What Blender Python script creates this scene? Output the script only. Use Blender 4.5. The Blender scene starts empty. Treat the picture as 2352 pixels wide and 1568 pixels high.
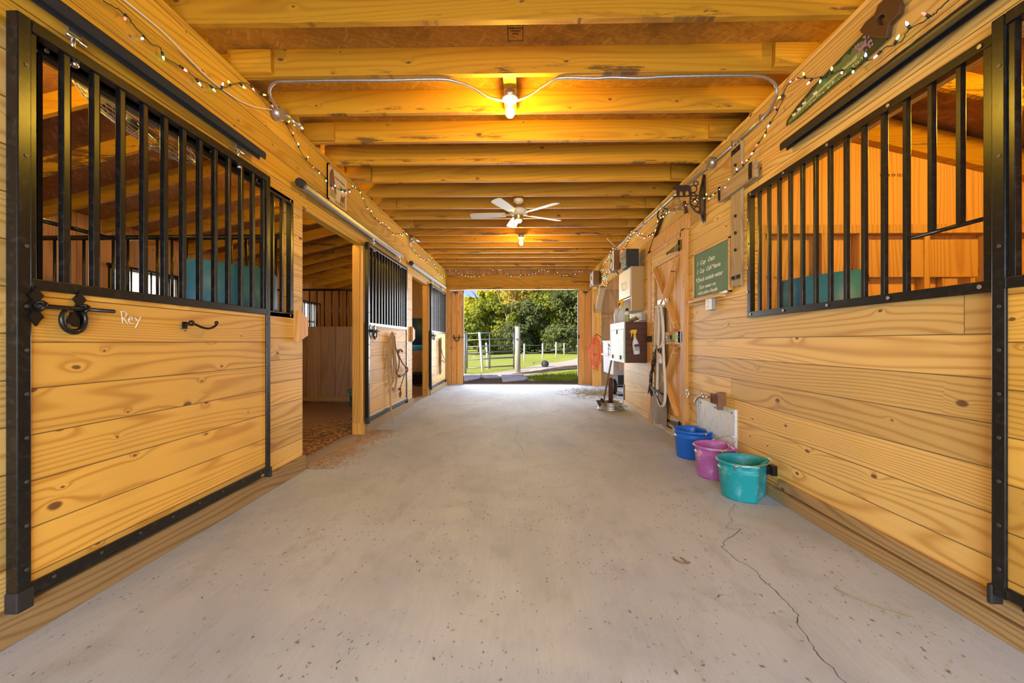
import bpy, bmesh, math, random
from mathutils import Vector, Matrix
R = random.Random(7)
PI = math.pi
COL = bpy.context.scene.collection
SC = bpy.context.scene

# ------------------------------------------------------------------ materials
class NT:
    def __init__(s, name):
        s.m = bpy.data.materials.new(name); s.m.use_nodes = True
        s.t = s.m.node_tree; s.b = s.t.nodes['Principled BSDF']; s.o = s.t.nodes['Material Output']
    def n(s, typ, **k):
        x = s.t.nodes.new(typ)
        for a, v in k.items(): setattr(x, a, v)
        return x
    def l(s, a, b): s.t.links.new(a, b)
    def put(s, sock, v):
        if hasattr(v, 'is_output') or isinstance(v, bpy.types.NodeSocket): s.l(v, sock)
        else: sock.default_value = v
    def math(s, op, a, b=None, c=None, clamp=False):
        x = s.n('ShaderNodeMath', operation=op); x.use_clamp = clamp
        s.put(x.inputs[0], a)
        if b is not None: s.put(x.inputs[1], b)
        if c is not None: s.put(x.inputs[2], c)
        return x.outputs[0]
    def mix(s, f, a, b, mode='MIX'):
        x = s.n('ShaderNodeMix', data_type='RGBA', blend_type=mode)
        s.put(x.inputs[0], f)
        s.put(x.inputs[6], a if not isinstance(a, tuple) else (*a, 1)[:4]); s.put(x.inputs[7], b if not isinstance(b, tuple) else (*b, 1)[:4])
        return x.outputs[2]
    def noise(s, vec, scale=1., detail=2., rough=.5, dist=0.):
        x = s.n('ShaderNodeTexNoise'); s.l(vec, x.inputs['Vector'])
        x.inputs['Scale'].default_value = scale; x.inputs['Detail'].default_value = detail
        x.inputs['Roughness'].default_value = rough; x.inputs['Distortion'].default_value = dist
        return x.outputs[0]
    def comb(s, a, b, c):
        x = s.n('ShaderNodeCombineXYZ')
        for i, v in enumerate((a, b, c)): s.put(x.inputs[i], v)
        return x.outputs[0]
    def step(s, v, lo, hi):
        x = s.n('ShaderNodeMapRange'); x.clamp = True; x.interpolation_type = 'SMOOTHSTEP'
        s.put(x.inputs[0], v); x.inputs[1].default_value = lo; x.inputs[2].default_value = hi
        return x.outputs[0]
    def obj(s): return s.n('ShaderNodeTexCoord').outputs['Object']
    def xyz(s, v):
        x = s.n('ShaderNodeSeparateXYZ'); s.l(v, x.inputs[0]); return x.outputs
    def bump(s, h, strength=.3, dist=.01):
        x = s.n('ShaderNodeBump'); x.inputs['Strength'].default_value = strength; x.inputs['Distance'].default_value = dist
        s.l(h, x.inputs['Height']); s.l(x.outputs[0], s.b.inputs['Normal'])

def plain(name, col, rough=.5, metal=0., var=0., vs=20., spec=.5, wear=None, ws=6., trans=0., bump=0.):
    k = NT(name); b = k.b
    b.inputs['Roughness'].default_value = rough; b.inputs['Metallic'].default_value = metal
    b.inputs['Specular IOR Level'].default_value = spec
    v = k.obj(); c = (*col, 1)
    if var or wear:
        nz = k.noise(v, vs, 4, .6)
        c = k.mix(nz, tuple(x*(1-var) for x in col), tuple(min(1, x*(1+var)) for x in col))
        if wear:
            c = k.mix(k.step(k.noise(v, ws, 5, .65), .5, .68), c, wear)
        k.l(c, b.inputs['Base Color'])
        if bump: k.bump(k.noise(v, vs*4, 3), bump, .004)
    else: b.inputs['Base Color'].default_value = c
    return k.m

def wood(name, light, dark, L=1, W=2, pitch=None, off=0., rings=13., fac=.75, knots=.62, rough=.55, seam=.22, var=.16, bevel=.02, joints=None, kn=(.13, .05, .018), wane=False):
    k = NT(name); v = k.xyz(k.obj())
    T = [i for i in (0, 1, 2) if i not in (L, W)][0]
    a, b, c = v[L], v[W], v[T]
    info = k.n('ShaderNodeObjectInfo').outputs['Random']
    base = k.math('MULTIPLY', info, 57.)
    if pitch:
        q = k.math('DIVIDE', k.math('SUBTRACT', b, off), pitch)
        idx = k.math('FLOOR', q); fr = k.math('SUBTRACT', q, idx)
        if joints:      # butt joints: each row broken at its own places along the board
            qa = k.math('DIVIDE', k.math('ADD', a, k.math('MULTIPLY', k.math('SINE', k.math('MULTIPLY', idx, 5.17)), joints)), joints)
            ja = k.math('FLOOR', qa); jf = k.math('SUBTRACT', qa, ja)
            idx = k.math('ADD', idx, k.math('MULTIPLY', ja, 13.7))
        wn = k.n('ShaderNodeTexWhiteNoise', noise_dimensions='1D'); k.l(k.math('ADD', idx, base), wn.inputs['W'])
        rnd = wn.outputs['Value']
    else:
        rnd = info
    sh = k.math('MULTIPLY', rnd, 43.)
    vec = k.comb(k.math('ADD', k.math('MULTIPLY', a, .26), sh), k.math('MULTIPLY', b, 3.), k.math('ADD', k.math('MULTIPLY', c, 3.), sh))
    n = k.noise(vec, 1., 1.5, .45, .25)
    # knots
    kv = k.comb(k.math('ADD', k.math('MULTIPLY', a, 2.6), sh), k.math('ADD', k.math('MULTIPLY', b, 5.2), sh), k.math('MULTIPLY', c, .01))
    wq = k.math('MULTIPLY', k.math('SUBTRACT', k.noise(k.comb(k.math('MULTIPLY', a, 6.), k.math('MULTIPLY', b, 11.), sh), 1., 2), .5), .12)
    kv = k.comb(k.math('ADD', k.math('ADD', k.math('MULTIPLY', a, 2.6), k.math('MULTIPLY', b, k.math('SUBTRACT', rnd, .5))), k.math('ADD', sh, wq)), k.math('ADD', k.math('MULTIPLY', b, 5.2), k.math('ADD', sh, wq)), 0.)
    vo = k.n('ShaderNodeTexVoronoi', voronoi_dimensions='2D'); k.l(kv, vo.inputs['Vector']); vo.inputs['Scale'].default_value = 1.
    d = vo.outputs['Distance']; g = k.xyz(vo.outputs['Color'])
    gate = k.math('GREATER_THAN', g[0], knots)
    size = k.math('ADD', .028, k.math('MULTIPLY', k.math('POWER', g[1], 3.), .075))
    kd = k.math('DIVIDE', d, size)
    halo = k.math('MULTIPLY', gate, k.math('POWER', 2.718, k.math('MULTIPLY', kd, -.55)))
    n2 = k.math('ADD', n, k.math('MULTIPLY', halo, .075))
    lin = k.math('MULTIPLY', k.math('ADD', b, c), k.math('MULTIPLY', k.math('SUBTRACT', k.math('FRACT', k.math('MULTIPLY', rnd, 7.3)), .35), 2.6))
    n2 = k.math('ADD', k.math('MULTIPLY', n2, .8), lin)
    r = k.math('SINE', k.math('MULTIPLY', n2, rings*2.7*6.283))
    r = k.math('POWER', k.math('ADD', k.math('MULTIPLY', r, .5), .5), 3.2)
    soft = k.noise(k.comb(k.math('ADD', k.math('MULTIPLY', a, .8), sh), k.math('MULTIPLY', b, 9.), k.math('MULTIPLY', c, 9.)), 1., 2, .5)
    r = k.math('MULTIPLY', r, k.math('ADD', .35, k.math('MULTIPLY', soft, 1.1)))
    fine = k.noise(k.comb(k.math('MULTIPLY', a, 3.), k.math('MULTIPLY', b, 85.), k.math('MULTIPLY', c, 85.)), 1., 3, .6)
    f = k.math('MULTIPLY', k.math('ADD', k.math('MULTIPLY', r, .85), k.math('MULTIPLY', fine, .32)), fac, clamp=True)
    col = k.mix(f, light, dark)
    # board to board tone
    tone = k.math('ADD', 1.-var, k.math('MULTIPLY', rnd, 2*var))
    big = k.math('ADD', .9, k.math('MULTIPLY', k.noise(vec, .7, 2), .2))
    tm = k.math('MULTIPLY', tone, big)
    col = k.mix(1., col, k.comb(tm, tm, tm), 'MULTIPLY')
    km = k.math('MULTIPLY', gate, k.math('SUBTRACT', 1., k.step(kd, .55, 1.)))
    col = k.mix(k.math('MULTIPLY', km, .9), col, kn)
    if wane:      # bark left along the lower edge of some joists
        wv = k.comb(k.math('ADD', k.math('MULTIPLY', a, 1.3), sh), k.math('MULTIPLY', b, 9.), k.math('MULTIPLY', sh, .7))
        wz = k.math('MULTIPLY', k.step(k.math('SUBTRACT', 2.965, b), 0., .045), k.math('MULTIPLY', k.step(k.noise(wv, 1.6, 5, .7), .54, .60), k.step(k.noise(k.comb(k.math('MULTIPLY', a, .35), sh, 0.), 1., 1), .42, .55)))
        col = k.mix(k.math('MULTIPLY', wz, .8), col, (.075, .035, .012))
    h = k.math('MULTIPLY', f, -.12)
    if pitch:
        e = k.math('MINIMUM', fr, k.math('SUBTRACT', 1., fr))
        s_ = k.math('SUBTRACT', 1., k.step(e, bevel*.35, bevel))
        if joints:
            je = k.math('MULTIPLY', k.math('MINIMUM', jf, k.math('SUBTRACT', 1., jf)), joints/pitch)
            s_ = k.math('MAXIMUM', s_, k.math('SUBTRACT', 1., k.step(je, bevel*.3, bevel*.7)))
        col = k.mix(k.math('MULTIPLY', s_, 1-seam), col, (.05, .028, .01))
        h = k.math('SUBTRACT', h, s_)
    k.l(col, k.b.inputs['Base Color']); k.b.inputs['Roughness'].default_value = rough
    k.b.inputs['Specular IOR Level'].default_value = .35
    k.bump(h, .35, .004)
    return k.m

PL, PD = (.76, .505, .165), (.46, .22, .04)      # pine, pale and late wood
M = {}
M['pine_y'] = wood('pine_boards', PL, PD, 1, 2, .172, .099, rings=11, joints=4.6, knots=.5)
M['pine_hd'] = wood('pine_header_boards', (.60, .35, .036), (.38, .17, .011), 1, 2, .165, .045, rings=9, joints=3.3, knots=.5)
M['pine_door'] = wood('pine_door_planks', (.72, .425, .085), (.45, .20, .022), 1, 2, .172, .099, rings=11, knots=.55)
M['pine_single_y'] = wood('pine_timber_along', PL, PD, 1, 2, rings=9)
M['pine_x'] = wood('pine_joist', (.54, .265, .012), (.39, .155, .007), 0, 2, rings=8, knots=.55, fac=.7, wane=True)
M['pine_z'] = wood('pine_upright', (.70, .38, .12), (.42, .18, .035), 2, 1, rings=9)
M['pine_zx'] = wood('pine_vertical_boards', (.56, .30, .10), (.34, .14, .035), 2, 0, .145, .02, rings=9)
M['ply_x'] = wood('plywood_panel', (.72, .38, .11), (.50, .22, .05), 2, 0, 1.22, .1, rings=7, knots=.8, bevel=.006)
M['tack_planks'] = wood('tack_door_planks', (.70, .41, .13), (.44, .20, .04), 2, 1, .14, .02, rings=8, knots=.7)
M['oak_part'] = wood('partition_oak', (.42, .27, .17), (.28, .165, .095), 2, 0, .245, .05, rings=7, knots=.85, rough=.75)
M['oak_brown'] = wood('alcove_boards', (.36, .20, .08), (.22, .10, .035), 2, 0, .2, .05, rings=7, knots=.6)
M['treated'] = wood('treated_baseboard', (.40, .265, .12), (.21, .12, .045), 1, 2, rings=12, knots=.75, rough=.7, joints=None)
M['treated_pale'] = wood('pale_sill_board', (.62, .50, .34), (.42, .31, .19), 1, 2, rings=9, knots=.85, rough=.75)
M['barnwood'] = wood('rustic_board', (.42, .30, .155), (.27, .17, .08), 2, 1, rings=8, knots=.8, rough=.7)
M['barnwood_y'] = wood('rustic_board_across', (.42, .30, .155), (.27, .17, .08), 1, 2, rings=8, knots=.8, rough=.7)
M['sapwood'] = wood('stained_timber', (.66, .34, .06), (.42, .18, .025), 2, 0, rings=7, knots=.6)
M['cabwood'] = wood('dark_cabinet_wood', (.115, .042, .018), (.06, .02, .008), 0, 2, rings=8, knots=.95)
M['loghandle'] = plain('brown_handle_wood', (.20, .095, .04), .55, var=.25, vs=30)

def osb(name, c1, c2, c3):
    k = NT(name); v = k.obj(); p = k.xyz(v)
    col = None
    ds = k.noise(v, 6., 2)
    cols = []
    for i, (ang, sc) in enumerate(((.35, 40.), (2.2, 48.), (1.2, 34.))):
        ca, sa = math.cos(ang), math.sin(ang)
        u = k.math('ADD', k.math('MULTIPLY', p[0], ca), k.math('MULTIPLY', p[1], sa)); w = k.math('SUBTRACT', k.math('MULTIPLY', p[1], ca), k.math('MULTIPLY', p[0], sa))
        vv = k.comb(k.math('ADD', k.math('MULTIPLY', u, .32), k.math('MULTIPLY', ds, .05)), k.math('MULTIPLY', w, 1.7), p[2])
        vo = k.n('ShaderNodeTexVoronoi', voronoi_dimensions='2D'); k.l(vv, vo.inputs['Vector']); vo.inputs['Scale'].default_value = sc
        cols.append(k.xyz(vo.outputs['Color'])[i])
    f = k.math('MULTIPLY', k.math('ADD', cols[0], k.math('MULTIPLY', cols[1], cols[2])), .6)
    x = k.mix(f, c1, c2)
    x = k.mix(k.step(cols[1], .82, 1.05), x, c3)
    x = k.mix(k.step(k.noise(v, 2.2, 4, .6), .55, .72), x, tuple(a*.62 for a in c1))
    k.l(x, k.b.inputs['Base Color']); k.b.inputs['Roughness'].default_value = .7; k.bump(f, .3, .004)
    return k.m
M['osb'] = osb('osb_deck', (.36, .165, .022), (.54, .28, .04), (.56, .32, .055))
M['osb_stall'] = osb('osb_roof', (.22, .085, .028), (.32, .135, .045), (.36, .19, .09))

def concrete():
    k = NT('concrete_floor'); v = k.obj(); p = k.xyz(v)
    st = k.comb(k.math('MULTIPLY', p[0], 1.), k.math('MULTIPLY', p[1], .55), p[2])
    big = k.noise(st, 1.1, 5, .62, .4); mid = k.noise(st, 5.5, 5, .65); fine = k.noise(v, 120., 3, .7)
    brush = k.noise(k.comb(k.math('MULTIPLY', p[0], 70.), k.math('MULTIPLY', p[1], 3.5), 0.), 1., 3, .6)
    c = k.mix(k.step(big, .35, .68), (.50, .55, .65), (.39, .43, .51))
    c = k.mix(k.math('MULTIPLY', k.step(mid, .5, .72), .55), c, (.35, .375, .405))
    c = k.mix(k.math('MULTIPLY', k.step(k.noise(st, 2.3, 6, .7), .6, .74), .5), c, (.33, .32, .32))
    g = k.math('ADD', .82, k.math('MULTIPLY', k.math('ADD', fine, brush), .18))
    c = k.mix(1., c, k.comb(g, g, g), 'MULTIPLY')
    sp = k.noise(k.comb(k.math('MULTIPLY', p[0], 1.), k.math('MULTIPLY', p[1], .45), p[2]), 55., 2, .6)
    spot = k.math('MULTIPLY', k.step(sp, .64, .70), k.step(k.noise(v, 2.5, 3), .40, .58))
    c = k.mix(k.math('MULTIPLY', spot, .75), c, (.12, .095, .08))
    k.l(c, k.b.inputs['Base Color']); k.b.inputs['Roughness'].default_value = .72
    k.b.inputs['Specular IOR Level'].default_value = .3
    k.bump(k.math('ADD', k.math('MULTIPLY', fine, .5), k.math('ADD', brush, mid)), .22, .004)
    return k.m
M['concrete'] = concrete()

def speckle(name, c1, c2, c3, s1=90., s2=5., b=.5, rough=.95):
    k = NT(name); v = k.obj()
    a = k.noise(v, s1, 4, .7); d = k.noise(v, s2, 4, .6)
    c = k.mix(k.step(a, .38, .62), c1, c2); c = k.mix(k.step(d, .45, .65), c, c3)
    k.l(c, k.b.inputs['Base Color']); k.b.inputs['Roughness'].default_value = rough; k.b.inputs['Specular IOR Level'].default_value = .1
    k.bump(a, b, .02); return k.m
M['shavings'] = speckle('wood_shavings', (.19, .105, .06), (.36, .215, .13), (.25, .15, .095), 70., 3.)
M['flake'] = plain('shaving_flakes', (.55, .31, .12), .8, var=.4, vs=60)
M['hay'] = plain('hay_bits', (.34, .27, .14), .9, var=.5, vs=40)
M['gravel'] = speckle('gravel', (.52, .44, .35), (.70, .61, .50), (.60, .50, .40), 30., .6)
M['lawn'] = speckle('lawn_ground', (.30, .35, .05), (.48, .50, .10), (.38, .39, .08), 14., .35, .2)
M['soil'] = speckle('dark_soil', (.10, .07, .045), (.17, .12, .08), (.08, .07, .04), 25., 1.)
M['slabstone'] = speckle('old_slab', (.50, .49, .48), (.64, .61, .58), (.48, .36, .27), 20., 3.)

M['black'] = plain('black_steel', (.007, .0068, .0066), .28, .0, var=.35, vs=60, spec=.42, wear=(.022, .02, .018), ws=38.)
M['foam'] = plain('black_foam_sleeve', (.014, .013, .014), .85, var=.6, vs=260, bump=.9)
M['iron'] = plain('wrought_iron', (.011, .010, .009), .3, .3, spec=.6)
M['rustiron'] = plain('brown_cast_iron', (.045, .024, .013), .5, .4, var=.4, vs=60)
M['galv'] = plain('galvanized_steel', (.45, .45, .45), .38, .85, var=.2, vs=35)
M['steel'] = plain('bright_steel', (.70, .69, .66), .25, .95, var=.1, vs=40)
M['sheet'] = plain('scuffed_sheet_metal', (.70, .74, .78), .5, .25, var=.08, vs=14, wear=(.56, .60, .63), ws=16)
M['screwdark'] = plain('painted_screw', (.10, .095, .085), .45, .6)
M['brass'] = plain('brass', (.66, .45, .16), .28, .9, var=.15, vs=30)
M['oldbrass'] = plain('aged_brass_bell', (.52, .36, .14), .4, .55, var=.25, vs=25)
M['white'] = plain('white_paint', (.78, .76, .70), .45, var=.06, vs=8)
M['cream'] = plain('cream_laminate', (.82, .78, .66), .5, var=.05, vs=10)
M['particle'] = plain('bare_particle_board', (.44, .29, .11), .75, var=.12, vs=120)
M['screw'] = plain('screw_head', (.42, .40, .36), .4, .8)
M['char'] = plain('charcoal_plastic', (.022, .019, .016), .6, var=.2, vs=30)
M['slatcream'] = plain('grille_plastic', (.34, .32, .24), .5)
M['spkbrown'] = plain('brown_speaker_veneer', (.17, .085, .035), .5, var=.15, vs=20)
M['spkwhite'] = plain('silver_speaker_face', (.74, .72, .68), .4, .2)
M['cone'] = plain('speaker_cone', (.10, .085, .06), .7)
M['chalkgreen'] = plain('green_slate', (.10, .205, .12), .75, var=.12, vs=5, wear=(.15, .25, .165), ws=3)
M['chalk'] = plain('white_chalk', (.82, .80, .74), .95)
M['framewood'] = wood('chalkboard_frame_wood', (.70, .42, .15), (.5, .25, .07), 1, 2, rings=6, knots=.97)
def bucketmat(n, c, dust):
    return plain(n, c, .42, var=.1, vs=9, wear=dust, ws=7., spec=.45)
M['teal'] = bucketmat('teal_plastic', (.012, .31, .35), (.17, .52, .55))
M['pink'] = bucketmat('orchid_plastic', (.46, .13, .43), (.68, .45, .66))
M['blue'] = plain('blue_plastic', (.006, .13, .62), .35, var=.08, vs=9)
M['feedblue'] = plain('faded_blue_barrel', (.025, .20, .52), .5, var=.25, vs=5, wear=(.09, .28, .55), ws=3)
M['navy'] = plain('dark_blue_barrel', (.012, .035, .075), .5, var=.2, vs=6)
M['skyblue'] = plain('light_blue_plastic', (.05, .33, .68), .45)
M['greenpl'] = plain('green_plastic', (.02, .16, .11), .5, wear=(.35, .36, .3), ws=9, var=.1)
M['blackrub'] = plain('black_rubber', (.016, .014, .014), .65, var=.2)
M['ropetan'] = plain('tan_rope', (.42, .27, .115), .85, var=.35, vs=90)
M['ropebrown'] = plain('brown_rope', (.20, .10, .05), .85, var=.35, vs=90)
M['ropewhite'] = plain('off_white_rope', (.68, .62, .54), .8, var=.2, vs=90)
M['leather'] = plain('brown_leather', (.075, .03, .012), .45, var=.3, vs=40)
M['canvas'] = plain('grey_canvas', (.27, .235, .20), .9, var=.22, vs=12, bump=.4)
M['cordblack'] = plain('black_cord', (.016, .014, .012), .7)
M['orange'] = plain('orange_cord', (.72, .13, .035), .55)
M['cablewhite'] = plain('white_cable', (.70, .60, .42), .5)
M['wiregreen'] = plain('dark_green_wire', (.012, .03, .018), .5)
M['cabgreen'] = plain('pale_galvanized_door', (.42, .47, .385), .5, .1, var=.1, vs=14, wear=(.34, .39, .33), ws=9)
M['yellow'] = plain('yellow_plastic', (.80, .50, .02), .4)
M['labelgreen'] = plain('pale_green_label', (.34, .48, .22), .6)
M['labelwhite'] = plain('white_label', (.8, .8, .8), .6)
M['labelblue'] = plain('navy_ink', (.03, .03, .13), .6)
M['ink'] = plain('stamp_ink', (.075, .03, .012), .9)
M['cartgrey'] = plain('grey_cart_plastic', (.40, .40, .43), .6, var=.12, vs=8)
M['cartpink'] = plain('faded_cart_panel', (.48, .38, .36), .6, var=.1, vs=6)
M['rust'] = plain('rusty_pipe', (.10, .042, .026), .7, .3, var=.4, vs=50)
M['rim'] = plain('dull_wheel_steel', (.40, .39, .37), .42, .7, var=.3, vs=25, wear=(.2, .13, .09), ws=14)
M['fanwhite'] = plain('white_fan_blade', (.80, .74, .62), .4)
M['paper'] = plain('aged_sign_tin', (.62, .50, .33), .5, var=.12, vs=12)
M['chestnut'] = plain('chestnut_print', (.16, .06, .025), .6, var=.3, vs=40)
M['olive'] = plain('olive_print', (.32, .27, .09), .6, var=.3, vs=40)
M['sawgreen'] = plain('painted_meadow', (.13, .20, .04), .45, var=.5, vs=26, wear=(.30, .36, .12), ws=18)
M['sawdark'] = plain('painted_forest', (.02, .035, .012), .5, var=.5, vs=30)
M['sawtree'] = plain('painted_trees', (.11, .16, .07), .5, var=.4, vs=80)
M['sawpurple'] = plain('painted_lilac', (.36, .16, .26), .5, var=.6, vs=110)
M['sawpath'] = plain('painted_lane', (.50, .44, .25), .5, var=.2, vs=60)
M['lilacwhite'] = plain('painted_white', (.75, .72, .6), .5)
M['post_grey'] = plain('weathered_grey_post', (.40, .38, .33), .8, var=.2, vs=12)
M['post_white'] = plain('white_fence_post', (.68, .67, .66), .6, var=.05)
M['gate'] = plain('grey_gate_tube', (.16, .18, .20), .45, .5)
M['bark'] = plain('pale_bark', (.42, .33, .22), .9, var=.3, vs=8)
M['barkdark'] = plain('dark_bark', (.12, .085, .05), .9, var=.3, vs=8)
def leafmat(n, c, c2):
    k = NT(n); i = k.n('ShaderNodeObjectInfo')
    v = k.noise(k.obj(), .9, 3); w = k.noise(k.obj(), 9., 2)
    col = k.mix(k.step(k.math('ADD', k.math('MULTIPLY', v, .65), k.math('MULTIPLY', w, .35)), .38, .62), c, c2); k.l(col, k.b.inputs['Base Color'])
    k.b.inputs['Roughness'].default_value = .7; k.b.inputs['Specular IOR Level'].default_value = .2
    t = k.n('ShaderNodeBsdfTranslucent'); k.l(col, t.inputs[0]); ms = k.n('ShaderNodeMixShader'); ms.inputs[0].default_value = .38
    k.l(k.b.outputs[0], ms.inputs[1]); k.l(t.outputs[0], ms.inputs[2]); k.l(ms.outputs[0], k.o.inputs[0]); return k.m
M['leaf1'] = leafmat('yellow_green_leaves', (.44, .46, .025), (.66, .60, .05))
M['leaf2'] = leafmat('mid_green_leaves', (.21, .27, .03), (.38, .38, .05))
M['leaf3'] = leafmat('deep_green_leaves', (.14, .17, .055), (.24, .27, .09))
M['leaf4'] = leafmat('autumn_leaves', (.52, .42, .07), (.66, .52, .12))
M['grass'] = leafmat('grass_blades', (.16, .23, .02), (.34, .38, .03))
def emis(n, c, s, sample=False):
    k = NT(n); k.b.inputs['Base Color'].default_value = (*c, 1); k.b.inputs['Emission Color'].default_value = (*c, 1); k.b.inputs['Emission Strength'].default_value = s
    if not sample: k.m.cycles.emission_sampling = 'NONE'
    return k.m
M['bulb'] = emis('lit_bulb_glass', (1., .61, .05), 1250., True)
M['fanlamp'] = emis('lit_fan_lamp', (1., .72, .32), 55., True)
LC = {'red': (1., .10, .07), 'green': (.18, 1., .25), 'amber': (1., .55, .10), 'blue': (.45, .60, 1.), 'pink': (1., .25, .35)}
for q, c in LC.items(): M['mini_'+q] = emis('mini_lamp_'+q, c, 5.)
def glass(n, tint=(1, 1, 1), f=.1):
    k = NT(n); t = k.n('ShaderNodeBsdfTransparent'); t.inputs[0].default_value = (*tint, 1); g = k.n('ShaderNodeBsdfGlossy'); g.inputs['Roughness'].default_value = .05
    fr = k.n('ShaderNodeFresnel'); fr.inputs[0].default_value = 1.45
    ms = k.n('ShaderNodeMixShader'); k.l(k.math('ADD', k.math('MULTIPLY', fr.outputs[0], .8), f, clamp=True), ms.inputs[0]); k.l(t.outputs[0], ms.inputs[1]); k.l(g.outputs[0], ms.inputs[2]); k.l(ms.outputs[0], k.o.inputs[0]); return k.m
M['glass'] = glass('window_glass', f=.02)
def cloudy():
    k = NT('clear_plastic'); k.b.inputs['Base Color'].default_value = (.85, .85, .88, 1); k.b.inputs['Roughness'].default_value = .25
    t = k.n('ShaderNodeBsdfTransparent'); t.inputs[0].default_value = (.95, .95, .97, 1); ms = k.n('ShaderNodeMixShader'); ms.inputs[0].default_value = .45
    k.l(t.outputs[0], ms.inputs[1]); k.l(k.b.outputs[0], ms.inputs[2]); k.l(ms.outputs[0], k.o.inputs[0]); return k.m
M['clearpl'] = cloudy()

# ------------------------------------------------------------------ mesh building
class MB:
    def __init__(s): s.v, s.f, s.mi, s.cur, s.sm = [], [], [], 0, []
    def mat(s, i): s.cur = i; return s
    def add(s, vs, fs, smooth=False):
        b = len(s.v); s.v += [Vector(x) for x in vs]
        for f in fs: s.f.append([b+i for i in f]); s.mi.append(s.cur); s.sm.append(smooth)
        return s
    def box(s, x0, y0, z0, x1, y1, z1, mtx=None):
        x0, x1 = min(x0, x1), max(x0, x1); y0, y1 = min(y0, y1), max(y0, y1); z0, z1 = min(z0, z1), max(z0, z1)
        vs = [Vector((x, y, z)) for z in (z0, z1) for y in (y0, y1) for x in (x0, x1)]
        if mtx: vs = [mtx @ v for v in vs]
        return s.add(vs, [(0, 2, 3, 1), (4, 5, 7, 6), (0, 1, 5, 4), (2, 6, 7, 3), (0, 4, 6, 2), (1, 3, 7, 5)])
    def bar(s, a, b, w, h, up=(0, 0, 1)):
        a, b = Vector(a), Vector(b); d = (b-a).normalized(); u = Vector(up)
        if abs(d.dot(u)) > .95: u = Vector((0, 1, 0))
        x = d.cross(u).normalized(); y = x.cross(d).normalized()
        vs = [p+x*sx*w/2+y*sy*h/2 for p in (a, b) for sx, sy in ((-1, -1), (1, -1), (1, 1), (-1, 1))]
        return s.add(vs, [(3, 2, 1, 0), (4, 5, 6, 7), (0, 1, 5, 4), (1, 2, 6, 5), (2, 3, 7, 6), (3, 0, 4, 7)])
    def tube(s, pts, r, n=8, closed=False, cap=True):
        pts = [Vector(p) for p in pts]; m = len(pts); rs = r if isinstance(r, (list, tuple)) else [r]*m
        vs = []; px = None
        for i, p in enumerate(pts):
            d = (pts[(i+1) % m]-pts[i-1]) if closed else (pts[min(i+1, m-1)]-pts[max(i-1, 0)])
            d = d.normalized() if d.length > 1e-9 else Vector((0, 0, 1))
            if px is None:
                u = Vector((0, 0, 1)) if abs(d.z) < .9 else Vector((1, 0, 0)); px = d.cross(u).normalized()
            else:
                px = (px-d*px.dot(d)); px = px.normalized() if px.length > 1e-6 else d.orthogonal().normalized()
            py = d.cross(px)
            vs += [p+(px*math.cos(2*PI*k/n)+py*math.sin(2*PI*k/n))*rs[i] for k in range(n)]
        fs = []
        for i in range(m if closed else m-1):
            a, b = i*n, ((i+1) % m)*n
            fs += [(a+k, a+(k+1) % n, b+(k+1) % n, b+k) for k in range(n)]
        s.add(vs, fs, True)
        if cap and not closed:
            b = len(s.v)-len(vs)
            s.f.append([b+k for k in range(n)][::-1]); s.mi.append(s.cur); s.sm.append(False)
            s.f.append([b+(m-1)*n+k for k in range(n)]); s.mi.append(s.cur); s.sm.append(False)
        return s
    def lathe(s, prof, c=(0, 0, 0), n=20, mtx=None, smooth=True):
        c = Vector(c); vs = []
        for r, z in prof:
            for k in range(n):
                q = Vector((r*math.cos(2*PI*k/n), r*math.sin(2*PI*k/n), z)); vs.append(c+(mtx @ q if mtx else q))
        fs = [(i*n+k, i*n+(k+1) % n, (i+1)*n+(k+1) % n, (i+1)*n+k) for i in range(len(prof)-1) for k in range(n)]
        return s.add(vs, fs, smooth)
    def prism(s, poly, ax, d0, d1):
        """poly in the two axes other than ax, in order; extruded along ax from d0 to d1"""
        o = [i for i in (0, 1, 2) if i != ax]; n = len(poly); vs = []
        for d in (d0, d1):
            for p in poly:
                v = [0, 0, 0]; v[o[0]], v[o[1]], v[ax] = p[0], p[1], d; vs.append(v)
        return s.add(vs, [tuple(range(n))[::-1], tuple(range(n, 2*n))]+[(i, (i+1) % n, n+(i+1) % n, n+i) for i in range(n)])
    def disc(s, c, r, nrm, t=.004, n=8):
        c, d = Vector(c), Vector(nrm).normalized()
        return s.tube([c, c+d*t], r, n)
    def ball(s, c, r, n=10, sc=(1, 1, 1)):
        prof = [(max(1e-4, r*math.sin(PI*i/n)), -r*math.cos(PI*i/n)) for i in range(n+1)]
        return s.lathe(prof, c, n+2, Matrix.Diagonal(Vector(sc)))
    def shift(s, t):
        t = Vector(t); s.v = [x+t for x in s.v]; return s
def org(o):
    t = Vector((0, 0, 0))
    while o is not None: t = t+o.location; o = o.parent
    return t
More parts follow.
